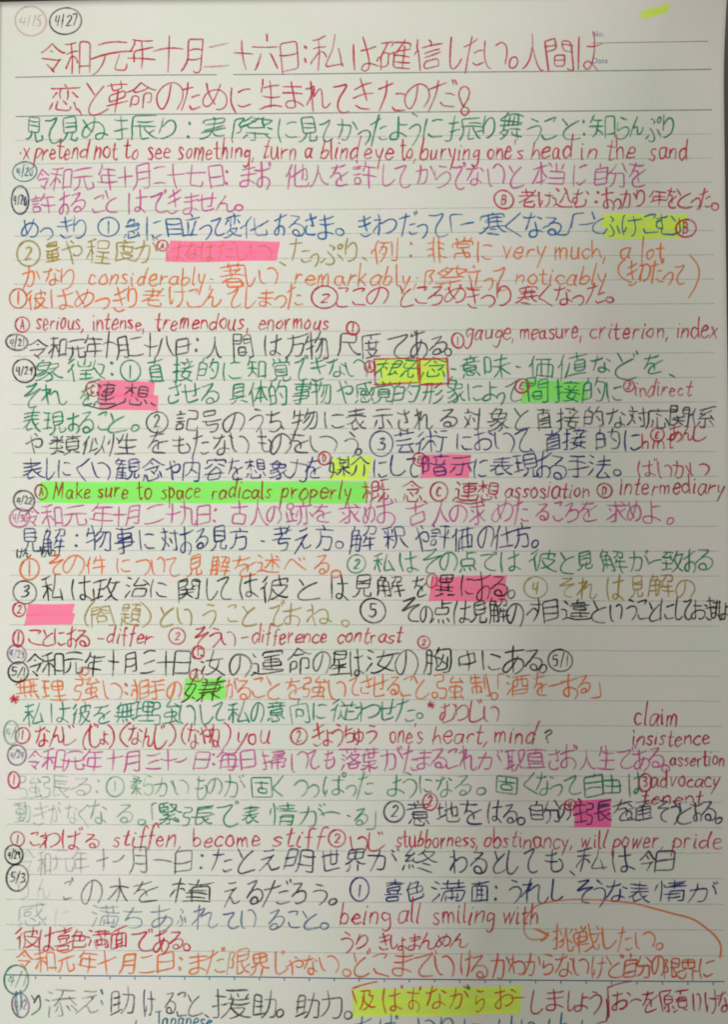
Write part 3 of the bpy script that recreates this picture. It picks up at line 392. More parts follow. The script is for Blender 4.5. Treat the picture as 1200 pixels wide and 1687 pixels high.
'手': [[72, 81, 67, 82, 43, 77, 39, 78, 17, 75, 14, 75, 12, 77], [22, 12, 28, 9, 40, 9, 43, 11, 43, 77], [13, 58, 76, 58], [81, 37, 7, 37]],
'挑': [[18, 84, 18, 14, 17, 10, 15, 9, 9, 8, 6, 10], [28, 10, 32, 10, 37, 15, 42, 21, 45, 28, 46, 34, 45, 38, 47, 42, 47, 83], [62, 83, 62, 13, 63, 10, 65, 9, 79, 10, 81, 14, 81, 22], [6, 65, 27, 65], [40, 58, 33, 72], [77, 75, 78, 72, 70, 58], [27, 45, 18, 43, 17, 42, 7, 37, 5, 38], [30, 31, 40, 38, 45, 38], [78, 35, 68, 43, 62, 44], [45, 38, 43, 36, 43, 37, 45, 38]],
'振': [[7, 11, 10, 9, 14, 9, 17, 10, 18, 13, 18, 84], [33, 7, 32, 11, 36, 20, 38, 41, 38, 79, 80, 79], [28, 65, 7, 65], [48, 64, 77, 64], [6, 37, 14, 38, 21, 42, 29, 43], [81, 50, 38, 50], [64, 16, 57, 13, 51, 12, 51, 50], [62, 50, 63, 41, 65, 36, 68, 32, 69, 26, 75, 16, 79, 12, 81, 12], [68, 32, 79, 38]],
'掃': [[6, 10, 9, 8, 15, 9, 17, 10, 18, 14, 18, 84], [74, 70, 73, 80, 38, 80], [29, 65, 6, 65], [37, 59, 73, 59, 74, 70], [74, 70, 39, 70], [64, 16, 67, 14, 73, 14, 74, 16, 74, 35, 80, 38, 79, 49, 33, 49, 33, 43, 28, 43, 27, 45, 25, 45, 14, 40, 5, 38], [39, 14, 39, 35, 33, 38, 33, 43], [56, 49, 56, 7], [39, 35, 74, 35]],
'接': [[16, 84, 16, 12, 15, 9, 13, 9, 9, 9, 6, 11], [54, 83, 57, 74], [27, 65, 6, 65], [36, 74, 79, 74], [48, 60, 44, 67], [63, 53, 64, 59, 68, 66, 73, 68], [81, 53, 32, 53], [5, 37, 13, 38, 16, 40, 17, 42, 26, 43], [52, 47, 51, 48, 51, 53], [56, 49, 52, 47, 50, 39, 45, 35, 44, 32, 42, 30, 42, 25, 51, 22, 56, 19, 62, 19, 65, 15, 78, 9], [82, 38, 31, 38], [62, 19, 69, 31, 70, 38], [56, 19, 53, 14, 46, 12, 34, 9, 29, 11]],
'援': [[18, 84, 18, 14, 17, 10, 15, 9, 9, 8, 6, 10], [32, 80, 35, 79, 41, 79, 71, 82, 75, 82, 77, 81], [28, 65, 6, 65], [40, 59, 41, 67, 38, 72], [54, 74, 55, 66], [68, 60, 68, 64, 73, 74], [47, 59, 47, 51, 45, 42, 45, 33, 42, 31, 41, 26, 35, 17, 28, 9], [79, 59, 35, 59], [30, 45, 26, 41, 18, 40], [82, 47, 33, 47], [5, 35, 17, 37], [41, 9, 44, 9, 52, 12, 63, 19, 68, 24, 72, 32, 72, 36, 47, 36, 45, 33], [45, 33, 57, 19, 64, 14, 78, 9, 83, 10]],
'政': [[42, 76, 7, 76], [59, 85, 56, 82, 53, 67, 51, 63, 50, 56, 53, 53, 58, 36, 62, 31, 62, 25], [26, 23, 26, 76], [11, 58, 11, 19], [82, 67, 53, 67], [50, 56, 46, 54, 43, 49, 37, 51, 26, 51], [62, 31, 66, 34, 69, 40, 73, 56, 74, 66], [43, 25, 6, 18], [62, 25, 50, 14, 43, 10], [62, 25, 75, 12, 79, 10, 82, 11]],
'方': [[45, 68, 46, 76, 43, 82, 39, 84], [80, 68, 8, 68], [9, 10, 15, 14, 18, 16, 23, 23, 28, 31, 32, 47, 33, 67], [32, 47, 69, 47, 68, 29, 67, 20, 64, 12, 60, 9, 46, 9, 42, 12]],
'日': [[18, 9, 18, 76, 69, 76, 69, 15, 18, 15], [18, 46, 69, 46]],
'明': [[10, 31, 32, 31, 32, 77, 10, 78, 10, 22], [60, 11, 64, 9, 74, 9, 77, 10, 78, 79, 47, 79, 46, 36, 41, 20, 36, 13, 32, 10], [10, 55, 32, 55], [78, 58, 47, 58], [46, 36, 78, 36]],
'星': [[19, 40, 22, 48, 20, 50, 20, 54, 18, 56, 18, 79, 19, 80, 68, 80, 69, 79, 69, 54, 20, 54], [18, 67, 69, 67], [19, 40, 15, 38, 10, 31, 8, 31], [43, 48, 43, 10], [74, 39, 19, 40], [71, 25, 18, 25], [80, 10, 7, 10]],
'暗': [[9, 17, 9, 76, 27, 76, 27, 25, 9, 25], [59, 73, 57, 84], [38, 73, 79, 73], [47, 53, 48, 60, 45, 67, 44, 67], [9, 51, 27, 51], [68, 53, 68, 59, 71, 67], [35, 53, 82, 53], [42, 26, 42, 40, 75, 40, 75, 12, 42, 12, 42, 26], [42, 26, 75, 26]],
'月': [[7, 9, 15, 21, 20, 36, 21, 78, 67, 78, 68, 77, 68, 16, 67, 11, 64, 9, 52, 9, 46, 13], [21, 57, 68, 57], [20, 36, 68, 36]],
'木': [[43, 84, 43, 8], [80, 61, 47, 61, 43, 57, 41, 61, 8, 61], [7, 19, 13, 23, 23, 32, 33, 45, 37, 52, 41, 54, 43, 57], [80, 19, 74, 23, 63, 34, 55, 43, 51, 51, 47, 53, 43, 57]],
'本': [[43, 84, 43, 8], [35, 64, 34, 57, 23, 39, 11, 26, 9, 24, 7, 25], [8, 64, 79, 64], [79, 24, 68, 34, 60, 43, 53, 57, 52, 64], [22, 25, 65, 25]],
'柔': [[61, 79, 60, 75, 50, 70, 45, 62, 9, 62], [70, 80, 61, 79, 58, 80, 16, 80], [28, 70, 32, 72, 43, 68, 46, 68, 48, 65, 55, 62, 76, 62, 80, 63], [36, 62, 35, 57, 25, 50, 12, 44, 7, 45], [48, 65, 45, 62, 45, 46, 43, 43, 43, 7], [64, 49, 66, 50, 72, 56, 74, 62], [31, 45, 35, 43, 43, 43], [37, 31, 36, 27, 24, 18, 10, 11, 5, 12], [7, 32, 33, 32, 45, 31, 53, 32, 81, 32], [50, 31, 52, 26, 65, 16, 77, 12, 83, 13]],
'植': [[18, 84, 17, 51, 18, 48, 18, 7], [55, 84, 54, 77, 52, 70, 52, 61], [6, 66, 29, 66], [35, 73, 79, 73], [6, 25, 6, 30, 12, 42, 13, 47, 17, 51], [73, 11, 73, 60, 52, 61, 39, 60, 39, 11], [17, 51, 21, 52, 24, 51, 27, 46, 28, 43], [39, 48, 73, 48], [73, 36, 39, 36], [73, 24, 39, 24], [82, 10, 31, 10]],
'概': [[6, 24, 6, 28, 8, 33, 11, 42, 15, 46, 15, 51, 16, 52, 16, 84], [32, 47, 48, 47, 48, 78, 32, 78, 32, 21, 29, 15], [6, 64, 26, 64], [56, 78, 80, 78], [80, 23, 81, 20, 80, 10, 74, 9, 71, 9, 69, 11, 69, 32, 67, 40, 70, 58, 70, 78], [32, 63, 48, 63], [81, 47, 57, 47, 57, 54, 59, 68], [25, 40, 25, 45, 22, 50, 16, 52], [16, 7, 16, 42, 15, 45], [45, 37, 47, 32, 47, 28, 49, 26, 50, 23], [50, 9, 57, 19, 64, 34, 68, 35], [47, 28, 38, 23, 32, 21]],
'毎': [[6, 60, 10, 60, 20, 72, 24, 74, 27, 84], [24, 74, 78, 74], [16, 14, 23, 60, 69, 60, 68, 34, 64, 12, 60, 8, 49, 8, 46, 10], [46, 60, 45, 45, 42, 28, 42, 20], [6, 41, 82, 41], [79, 20, 18, 20]],
'求': [[27, 11, 30, 8, 34, 8, 40, 9, 42, 10, 43, 12, 43, 48, 45, 53, 43, 57, 43, 84], [80, 68, 8, 68], [71, 68, 70, 75, 59, 82, 58, 82], [18, 54, 26, 44], [57, 41, 60, 43, 74, 57], [45, 53, 50, 50, 52, 44, 57, 41, 58, 36, 60, 33, 70, 23, 79, 17], [8, 19, 38, 36, 43, 36]],
'汝': [[12, 81, 23, 75], [80, 11, 76, 11, 62, 21, 37, 36, 37, 41, 46, 65, 50, 83], [18, 51, 7, 57], [24, 12, 29, 9, 36, 11, 47, 16, 57, 24, 61, 30, 66, 40, 70, 54, 70, 60], [28, 60, 82, 60], [23, 35, 10, 11]],
'治': [[25, 75, 13, 81], [73, 56, 68, 54, 34, 53, 36, 59, 41, 65, 50, 83], [7, 57, 19, 51], [78, 50, 76, 54, 73, 56, 72, 61, 63, 72], [10, 11, 24, 35], [35, 12, 36, 37, 73, 37, 73, 12, 35, 12]],
'法': [[24, 75, 12, 81], [55, 84, 55, 50, 48, 33, 40, 20, 38, 14, 48, 14, 72, 17], [76, 68, 36, 68], [19, 52, 7, 58], [80, 46, 32, 46], [11, 11, 24, 34, 23, 37], [78, 10, 75, 15, 72, 17, 72, 21, 69, 25, 65, 30, 63, 31]],
'添': [[22, 75, 11, 81], [51, 78, 51, 73, 48, 63, 43, 56, 43, 54, 32, 42, 27, 39], [79, 78, 31, 78], [18, 52, 8, 58, 6, 57], [81, 60, 27, 60], [63, 59, 64, 54, 68, 50, 75, 43, 79, 40, 81, 41], [50, 45, 49, 10, 45, 8, 40, 8, 36, 10], [10, 9, 10, 13, 19, 32, 18, 35], [29, 19, 34, 26, 37, 35], [64, 19, 60, 32, 59, 34, 57, 34], [81, 19, 72, 36, 69, 36]],
'満': [[22, 75, 14, 80, 11, 81], [43, 84, 43, 58], [30, 74, 79, 74], [65, 58, 65, 84], [7, 57, 19, 52], [82, 58, 27, 58], [54, 21, 54, 58], [64, 10, 68, 8, 73, 8, 77, 10, 78, 45, 31, 45, 31, 8], [20, 37, 21, 34, 10, 10], [42, 35, 42, 16], [66, 17, 66, 35], [42, 21, 65, 21]],
'点': [[42, 84, 42, 56], [42, 74, 77, 74], [42, 56, 69, 56, 69, 34, 18, 34, 18, 56, 42, 56], [6, 8, 10, 11, 17, 23], [33, 22, 35, 10], [56, 10, 52, 22], [78, 10, 71, 23, 69, 23]],
'無': [[7, 63, 9, 63, 14, 69, 19, 70, 24, 83], [78, 73, 21, 74], [19, 70, 20, 66, 20, 31], [35, 31, 35, 73], [51, 73, 51, 31], [67, 31, 67, 73], [78, 52, 10, 52], [80, 31, 7, 31], [8, 8, 11, 11, 17, 22], [32, 20, 34, 19, 35, 9], [51, 21, 56, 9], [79, 9, 71, 21, 68, 23]],
'物': [[22, 8, 22, 84], [11, 79, 9, 65, 6, 55, 6, 52], [36, 52, 42, 65, 46, 68, 46, 72, 49, 84], [33, 65, 9, 65], [37, 29, 44, 37, 52, 51, 56, 62, 56, 68], [69, 68, 66, 51, 57, 28, 48, 16, 43, 11, 40, 11], [69, 68, 46, 68], [58, 12, 61, 11, 62, 9, 69, 9, 72, 10, 74, 13, 76, 21, 78, 39, 80, 68, 69, 68], [6, 35, 34, 43]],
'現': [[6, 79, 33, 79], [19, 28, 19, 78], [49, 36, 76, 37, 76, 79, 41, 79, 41, 37, 49, 36], [41, 65, 76, 65], [31, 53, 8, 53], [41, 51, 76, 51], [34, 30, 24, 28, 19, 28, 15, 25, 6, 23], [30, 9, 37, 12, 45, 19, 48, 26, 49, 36], [82, 19, 82, 14, 80, 9, 66, 9, 64, 12, 64, 36]],
'理': [[29, 77, 6, 77], [18, 76, 18, 24], [58, 79, 77, 79, 77, 46, 38, 46, 38, 79, 58, 79], [58, 79, 58, 12], [77, 62, 38, 62], [28, 52, 7, 52], [29, 26, 18, 24, 13, 20, 6, 19], [80, 29, 37, 29], [83, 12, 30, 12]],
'生': [[23, 82, 20, 72, 19, 66, 15, 63, 10, 53], [43, 11, 43, 84], [19, 66, 77, 65], [74, 40, 17, 40], [81, 11, 7, 11]],
'由': [[43, 84, 43, 14], [13, 14, 74, 14, 74, 65, 13, 65, 13, 8], [74, 40, 13, 40]],
'界': [[43, 51, 53, 50, 69, 51, 70, 52, 70, 80, 16, 80, 16, 52, 18, 51, 34, 50, 43, 51], [43, 51, 43, 80], [70, 65, 16, 65], [7, 31, 12, 31, 25, 38, 33, 46, 34, 50], [82, 32, 77, 31, 63, 38, 54, 46, 53, 50], [13, 10, 16, 9, 20, 11, 26, 17, 30, 25, 30, 34], [58, 8, 58, 32, 63, 38]],
'異': [[16, 67, 16, 54, 29, 53, 43, 54, 58, 53, 71, 54, 71, 79, 70, 80, 17, 80, 16, 79, 16, 67], [43, 54, 43, 79], [71, 67, 16, 67], [29, 25, 29, 53], [76, 40, 12, 40], [58, 25, 58, 53], [7, 24, 81, 24], [37, 16, 30, 16, 24, 13, 12, 9, 7, 10], [53, 16, 57, 17, 76, 9, 80, 10]],
'的': [[23, 84, 20, 69, 10, 69, 10, 10], [58, 85, 54, 82, 51, 69, 43, 55], [20, 69, 35, 68, 35, 18, 10, 18], [51, 69, 78, 69, 76, 34, 73, 14, 72, 12, 68, 10, 58, 10, 56, 12], [10, 45, 35, 45], [63, 33, 52, 49]],
'目': [[16, 8, 16, 77, 69, 77, 69, 8], [16, 57, 69, 57], [69, 36, 16, 36], [16, 15, 69, 15]],
'直': [[9, 75, 79, 75], [42, 84, 42, 76, 41, 72, 40, 63], [68, 12, 67, 63, 19, 62, 19, 12], [68, 50, 19, 50], [68, 38, 19, 38], [68, 25, 19, 25], [82, 12, 6, 12]],
'相': [[21, 84, 21, 8], [44, 8, 44, 77, 76, 78, 78, 76, 78, 14, 44, 14], [7, 64, 35, 64], [6, 25, 6, 28, 13, 40, 16, 48, 21, 50], [78, 57, 44, 57], [21, 50, 27, 47, 34, 39, 34, 37], [78, 36, 44, 36]],
'知': [[7, 58, 14, 71, 15, 82, 19, 85], [25, 71, 24, 34, 17, 20, 8, 11], [40, 71, 14, 71], [76, 12, 76, 75, 51, 75, 51, 11], [43, 47, 6, 47], [24, 34, 28, 33, 36, 25, 40, 19, 40, 14], [76, 18, 51, 18]],
'確': [[6, 77, 32, 77], [18, 76, 12, 42, 13, 38, 13, 12], [43, 51, 45, 55, 47, 56, 48, 61, 52, 67, 53, 71, 58, 77, 59, 84], [79, 65, 78, 74, 38, 74, 38, 64], [14, 52, 27, 51, 29, 48, 35, 47, 43, 51], [64, 12, 64, 60, 62, 65, 60, 65], [29, 48, 29, 20, 14, 20], [79, 55, 47, 56], [6, 32, 7, 38, 8, 41, 12, 42], [43, 51, 45, 47, 45, 12, 82, 12], [45, 41, 78, 41], [78, 26, 45, 26]],
'示': [[16, 76, 72, 76], [80, 55, 8, 55], [26, 11, 30, 9, 42, 10, 43, 14, 43, 54], [23, 40, 19, 31, 9, 17], [64, 40, 72, 29, 77, 17]],
'私': [[6, 76, 9, 75, 24, 77, 34, 81, 38, 80], [24, 8, 24, 46, 23, 50, 24, 77], [76, 20, 51, 16, 42, 16, 43, 24, 52, 51, 59, 81], [7, 58, 39, 58], [6, 22, 6, 28, 13, 37, 18, 47, 23, 50], [37, 37, 37, 39, 29, 48, 23, 50], [81, 12, 79, 13, 78, 17, 76, 20, 74, 30, 67, 47]],
'程': [[34, 80, 29, 81, 21, 77, 14, 77, 7, 75], [21, 77, 21, 8], [44, 57, 75, 57, 76, 79, 43, 79, 44, 57], [34, 58, 6, 58], [21, 47, 16, 46, 13, 37, 6, 28, 6, 24], [33, 36, 28, 44, 21, 47], [80, 44, 39, 44], [59, 44, 59, 11], [41, 28, 78, 28], [82, 10, 36, 10]],
'立': [[44, 75, 41, 83, 38, 84], [77, 66, 11, 66], [24, 55, 29, 37, 32, 23], [67, 57, 63, 54, 58, 35, 52, 19, 51, 13], [7, 12, 81, 12]],
'終': [[20, 58, 10, 57, 9, 58, 11, 64, 21, 83], [53, 84, 51, 74, 47, 73, 47, 68, 43, 67, 38, 61], [29, 69, 24, 60, 20, 58, 19, 53, 12, 44, 10, 38, 13, 38, 29, 40], [35, 41, 40, 40, 53, 47, 65, 59, 72, 69, 73, 74, 51, 74], [47, 68, 54, 59, 66, 47, 78, 40, 83, 40], [31, 36, 30, 40, 29, 40, 27, 50], [7, 11, 10, 27], [19, 27, 21, 13], [28, 29, 32, 18], [68, 29, 54, 36, 53, 36], [75, 10, 72, 9, 47, 20, 42, 19]],
'緊': [[41, 80, 11, 80, 10, 51, 42, 51], [27, 80, 27, 71], [10, 70, 27, 71, 38, 70, 37, 60, 10, 60], [47, 50, 50, 50, 54, 52, 66, 60, 72, 68, 75, 78, 75, 79, 48, 79], [82, 51, 80, 50, 75, 50, 63, 58, 54, 69, 52, 73, 53, 79], [27, 51, 27, 60], [29, 38, 31, 41, 40, 45], [28, 26, 30, 30, 37, 32, 39, 35, 47, 37, 59, 42], [18, 36, 19, 36, 29, 38, 36, 37, 39, 35], [10, 25, 13, 24, 28, 26, 31, 25, 45, 25, 68, 28], [30, 19, 26, 18, 12, 10, 7, 11], [77, 23, 75, 24, 73, 27, 68, 28, 65, 32, 61, 34], [33, 8, 43, 8, 44, 9, 45, 25], [58, 18, 61, 19, 75, 11, 79, 12]],
'老': [[37, 84, 37, 53], [64, 68, 59, 71, 14, 71], [76, 79, 74, 79, 69, 72, 64, 68, 62, 64, 56, 59, 54, 53], [7, 53, 41, 53, 42, 52, 54, 53, 81, 53], [42, 52, 41, 47, 34, 42, 31, 38, 25, 37, 9, 30, 3, 31], [74, 24, 76, 20, 75, 14, 74, 12, 70, 10, 36, 10, 33, 11, 31, 18, 31, 38], [31, 28, 41, 29, 57, 34, 65, 37, 70, 36]],
'考': [[39, 84, 39, 57], [64, 68, 59, 73, 16, 73], [74, 79, 58, 62, 56, 58], [8, 57, 44, 57, 45, 56, 56, 58, 80, 57], [45, 56, 43, 52, 38, 48, 34, 43, 32, 40, 30, 29, 65, 29, 65, 23, 63, 14, 59, 10, 56, 9, 42, 9, 41, 10], [72, 43, 30, 43, 7, 33]],
'胸': [[18, 9, 23, 8, 27, 10, 28, 79, 12, 80, 12, 38, 9, 21, 6, 10, 8, 6], [46, 84, 43, 72, 40, 69, 34, 59], [43, 72, 80, 71, 80, 32, 78, 12, 75, 9, 73, 8, 65, 8, 62, 10], [34, 59, 12, 59], [34, 59, 36, 56, 38, 54, 38, 30], [44, 58, 50, 51, 54, 48], [61, 60, 57, 50, 54, 48, 54, 43, 57, 41, 63, 31], [69, 55, 69, 21, 38, 21, 38, 30], [28, 38, 12, 38], [54, 43, 51, 41, 45, 30, 38, 30]],
'自': [[42, 84, 40, 71], [71, 32, 71, 70, 70, 71, 17, 70, 17, 13, 71, 13, 71, 32], [17, 52, 71, 52], [71, 32, 17, 32]],
'致': [[41, 78, 7, 78], [10, 56, 12, 61, 18, 72, 19, 77], [56, 84, 53, 67, 51, 63, 50, 56, 47, 55, 46, 52, 45, 52, 45, 50, 43, 48, 43, 46], [31, 67, 34, 62, 35, 58, 38, 54, 45, 52], [35, 58, 15, 55, 9, 55, 6, 57], [81, 67, 53, 67], [63, 25, 63, 31, 66, 34, 70, 44, 73, 58, 74, 66], [50, 56, 53, 53, 59, 33, 63, 31], [24, 18, 24, 48], [41, 37, 8, 37], [6, 14, 14, 15, 24, 18, 31, 18, 42, 20], [63, 25, 59, 23, 50, 14, 44, 10], [63, 25, 76, 12, 79, 10, 81, 11]],
'舞': [[26, 85, 22, 83, 21, 76, 15, 75, 10, 70, 6, 70], [20, 36, 21, 40, 21, 76], [77, 76, 21, 76], [36, 47, 36, 76], [52, 48, 52, 76], [11, 62, 79, 62], [67, 76, 67, 48], [6, 47, 82, 47], [7, 27, 11, 29, 17, 35, 20, 36, 36, 35, 36, 31, 34, 27, 29, 20, 25, 19, 23, 15, 13, 9, 10, 9, 8, 10], [64, 7, 64, 42], [79, 35, 45, 35], [16, 25, 19, 25, 25, 19], [81, 19, 47, 19, 47, 28]],
'色': [[32, 84, 30, 76, 26, 74, 18, 64, 18, 20, 19, 14, 21, 12, 26, 10, 71, 10, 75, 11, 78, 14, 80, 21, 80, 24], [45, 37, 45, 55, 49, 62, 50, 64, 54, 69, 55, 75, 30, 76], [7, 54, 8, 56, 12, 59, 21, 58, 72, 58, 72, 37, 18, 37]],
'芸': [[28, 84, 28, 66], [80, 74, 8, 74], [58, 84, 58, 66], [71, 54, 16, 54], [80, 37, 7, 37], [19, 12, 20, 17, 31, 30, 33, 37], [74, 8, 70, 13, 67, 15, 65, 19, 58, 29], [12, 13, 26, 11, 63, 13, 67, 15]],
'落': [[28, 84, 28, 69], [8, 77, 80, 77], [58, 84, 58, 69], [13, 64, 24, 58], [48, 67, 46, 66, 45, 60, 42, 59, 41, 56, 37, 54, 31, 48, 28, 48], [45, 60, 71, 60, 70, 55, 60, 46, 48, 39, 36, 34, 29, 34], [7, 47, 19, 41], [83, 35, 81, 34, 76, 34, 65, 39, 53, 46, 41, 56], [10, 10, 21, 25, 23, 30], [76, 34, 75, 31, 72, 29, 72, 12, 38, 12, 38, 29, 36, 30, 36, 34], [72, 29, 38, 29]],
'葉': [[28, 84, 28, 70], [81, 77, 7, 77], [58, 84, 58, 70], [19, 68, 19, 40, 20, 39, 78, 39], [81, 60, 7, 60], [41, 68, 41, 50, 42, 49, 64, 49, 65, 50, 65, 68], [43, 8, 43, 39], [6, 28, 35, 28, 38, 26, 54, 28, 81, 28], [6, 11, 10, 10, 21, 14, 34, 21, 38, 26], [84, 12, 76, 10, 67, 14, 51, 23, 50, 26]],
'著': [[28, 70, 28, 84], [80, 76, 8, 76], [58, 70, 58, 84], [37, 47, 37, 68], [63, 57, 60, 60, 15, 60], [57, 48, 59, 53, 63, 57, 68, 60, 73, 65, 75, 65], [7, 47, 41, 47, 42, 46, 57, 48, 80, 47], [42, 46, 40, 41, 37, 40, 36, 36], [7, 29, 19, 33, 36, 36, 39, 35, 70, 35, 70, 23], [25, 34, 25, 10, 70, 10, 70, 23], [25, 23, 70, 23]],
'術': [[7, 68, 14, 75, 20, 82, 23, 84], [42, 84, 42, 65, 41, 57, 42, 45, 42, 8], [51, 79, 57, 70], [22, 65, 16, 56, 15, 49, 16, 45, 16, 8], [64, 76, 81, 76], [82, 56, 62, 56, 57, 62, 29, 62], [5, 43, 10, 47, 15, 49], [25, 23, 34, 40, 36, 47, 42, 49], [73, 55, 72, 11, 69, 9, 63, 9, 59, 12], [42, 49, 49, 48, 51, 47, 60, 30]],
'表': [[77, 75, 12, 75], [81, 13, 76, 13, 64, 20, 60, 24, 59, 28, 54, 31, 50, 37, 47, 42, 47, 45, 43, 52, 43, 84], [16, 62, 73, 62], [80, 49, 8, 49], [37, 48, 36, 44, 29, 38, 25, 34, 20, 32, 10, 28, 6, 28], [49, 18, 32, 13, 25, 12, 25, 34], [59, 28, 72, 37, 75, 39]],
'見': [[68, 65, 68, 36, 31, 35, 19, 36, 19, 80, 68, 80, 68, 65], [68, 65, 19, 65], [68, 51, 19, 51], [4, 11, 10, 9, 23, 15, 28, 22, 31, 30, 31, 35], [79, 23, 80, 20, 80, 16, 80, 13, 78, 10, 56, 9, 53, 11, 52, 15, 52, 35]],
'覚': [[23, 69, 23, 75, 21, 77, 18, 81, 15, 82], [43, 69, 43, 76, 40, 82, 37, 83], [10, 57, 10, 69, 63, 70, 76, 69, 77, 57], [63, 70, 64, 75, 68, 80, 69, 83], [34, 26, 64, 26, 65, 28, 64, 58, 23, 57, 23, 27, 34, 26], [23, 47, 65, 47], [23, 37, 65, 37], [34, 26, 32, 20, 26, 13, 12, 9, 8, 9, 4, 11], [80, 18, 80, 13, 77, 9, 57, 9, 54, 10, 53, 12, 53, 26]],
'観': [[16, 84, 14, 76, 11, 74, 7, 68], [13, 13, 40, 13, 42, 10, 46, 10, 52, 18, 55, 29, 55, 37, 48, 37, 48, 79, 76, 78, 76, 37, 68, 37], [14, 76, 39, 75], [22, 70, 21, 62, 17, 58, 12, 46, 13, 8], [6, 61, 41, 61], [76, 65, 48, 65], [29, 13, 29, 52, 28, 55, 27, 55], [40, 47, 14, 48], [12, 44, 8, 43, 6, 41], [76, 51, 48, 51], [39, 36, 13, 36], [39, 25, 13, 25], [68, 37, 55, 37], [68, 37, 68, 12, 72, 10, 79, 10, 81, 13, 81, 16, 80, 23]],
'解': [[7, 9, 10, 20, 12, 29, 12, 56, 11, 64, 15, 73, 18, 76, 18, 84], [18, 76, 31, 75, 32, 74, 30, 64, 25, 58, 25, 12], [46, 57, 48, 56, 55, 63, 59, 73, 59, 79], [64, 58, 66, 57, 74, 57, 75, 58, 77, 62, 78, 78, 46, 79], [29, 11, 34, 9, 37, 9, 38, 12, 38, 60, 15, 61, 12, 59], [38, 46, 12, 46], [53, 51, 52, 42, 50, 40, 47, 33], [65, 7, 65, 51], [52, 42, 80, 42], [12, 29, 38, 29], [82, 25, 46, 25]],
'記': [[22, 76, 18, 83], [37, 69, 6, 69], [45, 78, 75, 78, 75, 50, 46, 49, 47, 14, 51, 10, 69, 10, 76, 11, 80, 16, 80, 23, 79, 26], [32, 57, 10, 57], [8, 45, 34, 45], [10, 13, 31, 13, 31, 32, 10, 33, 10, 13]],
'許': [[21, 75, 19, 82], [40, 56, 45, 66, 48, 70, 50, 83], [36, 68, 6, 68], [80, 70, 48, 70], [10, 57, 32, 57], [60, 8, 60, 69], [32, 45, 10, 45], [40, 43, 82, 43], [10, 13, 31, 13, 31, 32, 10, 33, 10, 13]],
'評': [[17, 83, 20, 76, 19, 73], [33, 68, 6, 68], [80, 78, 41, 78], [60, 8, 60, 78], [43, 68, 45, 64, 48, 50], [10, 57, 30, 57], [77, 68, 72, 50], [30, 45, 10, 45], [10, 13, 29, 13, 29, 34, 10, 33, 10, 13], [82, 40, 38, 40]],
'象': [[34, 9, 46, 10, 50, 14, 52, 19, 51, 27, 46, 36, 41, 40, 40, 43, 33, 49, 30, 51, 17, 51, 16, 63, 19, 71, 26, 77, 30, 78, 31, 83, 36, 85], [30, 78, 51, 77, 51, 73, 44, 59, 41, 56, 41, 52], [8, 38, 12, 38, 23, 42, 30, 46, 36, 51, 70, 52, 70, 65, 69, 65, 21, 65, 17, 66, 8, 63], [9, 15, 11, 14, 14, 14, 30, 20, 40, 25, 52, 34, 60, 36, 63, 39, 72, 44], [41, 40, 36, 36, 19, 28, 14, 26, 10, 28], [83, 15, 77, 15, 70, 20, 62, 31, 60, 36]],
'跡': [[21, 19, 21, 58, 30, 58, 30, 79, 10, 79, 10, 58, 21, 58], [59, 68, 60, 76, 57, 84], [53, 68, 53, 42, 51, 30, 45, 18, 40, 13, 36, 10], [82, 68, 38, 68], [55, 10, 57, 8, 62, 8, 65, 9, 67, 13, 67, 68], [36, 30, 40, 40, 42, 50, 46, 53], [10, 16, 9, 45], [21, 40, 33, 40], [82, 30, 80, 38, 75, 52], [34, 21, 26, 19, 21, 19, 16, 16, 10, 16, 9, 15, 5, 14]],
'込': [[21, 71, 11, 81], [43, 80, 52, 71, 54, 62, 58, 59, 65, 39, 70, 32, 78, 26, 79, 23], [32, 26, 38, 31, 43, 38, 48, 48, 51, 59, 54, 62], [7, 48, 19, 48, 19, 22], [19, 22, 14, 19, 7, 12], [19, 22, 34, 13, 43, 12, 79, 12, 82, 15]],
'述': [[9, 79, 14, 75, 20, 67], [54, 83, 54, 21], [74, 74, 66, 81], [30, 65, 52, 65, 57, 58, 60, 57, 67, 50, 78, 33], [30, 29, 37, 36, 43, 46, 48, 57, 52, 58, 57, 65, 80, 65], [7, 52, 20, 51, 20, 19], [20, 19, 13, 17, 7, 12], [20, 19, 24, 18, 34, 13, 42, 11, 79, 12, 84, 15]],
'通': [[9, 79, 21, 67], [78, 80, 72, 79, 68, 80, 34, 80], [56, 21, 56, 61, 58, 64, 61, 70, 70, 75, 72, 79], [42, 72, 45, 72, 54, 68, 57, 68, 58, 64, 62, 62, 76, 62, 77, 60, 76, 23, 75, 21, 67, 21], [58, 64, 56, 61, 35, 61, 35, 21], [6, 50, 19, 50, 19, 20], [77, 49, 35, 49], [77, 36, 35, 36], [7, 8, 7, 12, 14, 18, 19, 20], [82, 13, 80, 11, 75, 10, 42, 10, 35, 12, 19, 20]],
'連': [[11, 82, 21, 69], [53, 19, 53, 84], [79, 75, 28, 75], [74, 52, 74, 63, 73, 64, 34, 64, 34, 52], [18, 20, 18, 53, 6, 53], [74, 52, 34, 52], [34, 52, 34, 41, 73, 41, 74, 52], [27, 29, 81, 29], [7, 6, 7, 12, 8, 14, 14, 19, 18, 20], [83, 13, 80, 10, 73, 10, 38, 10, 30, 12, 18, 20]],
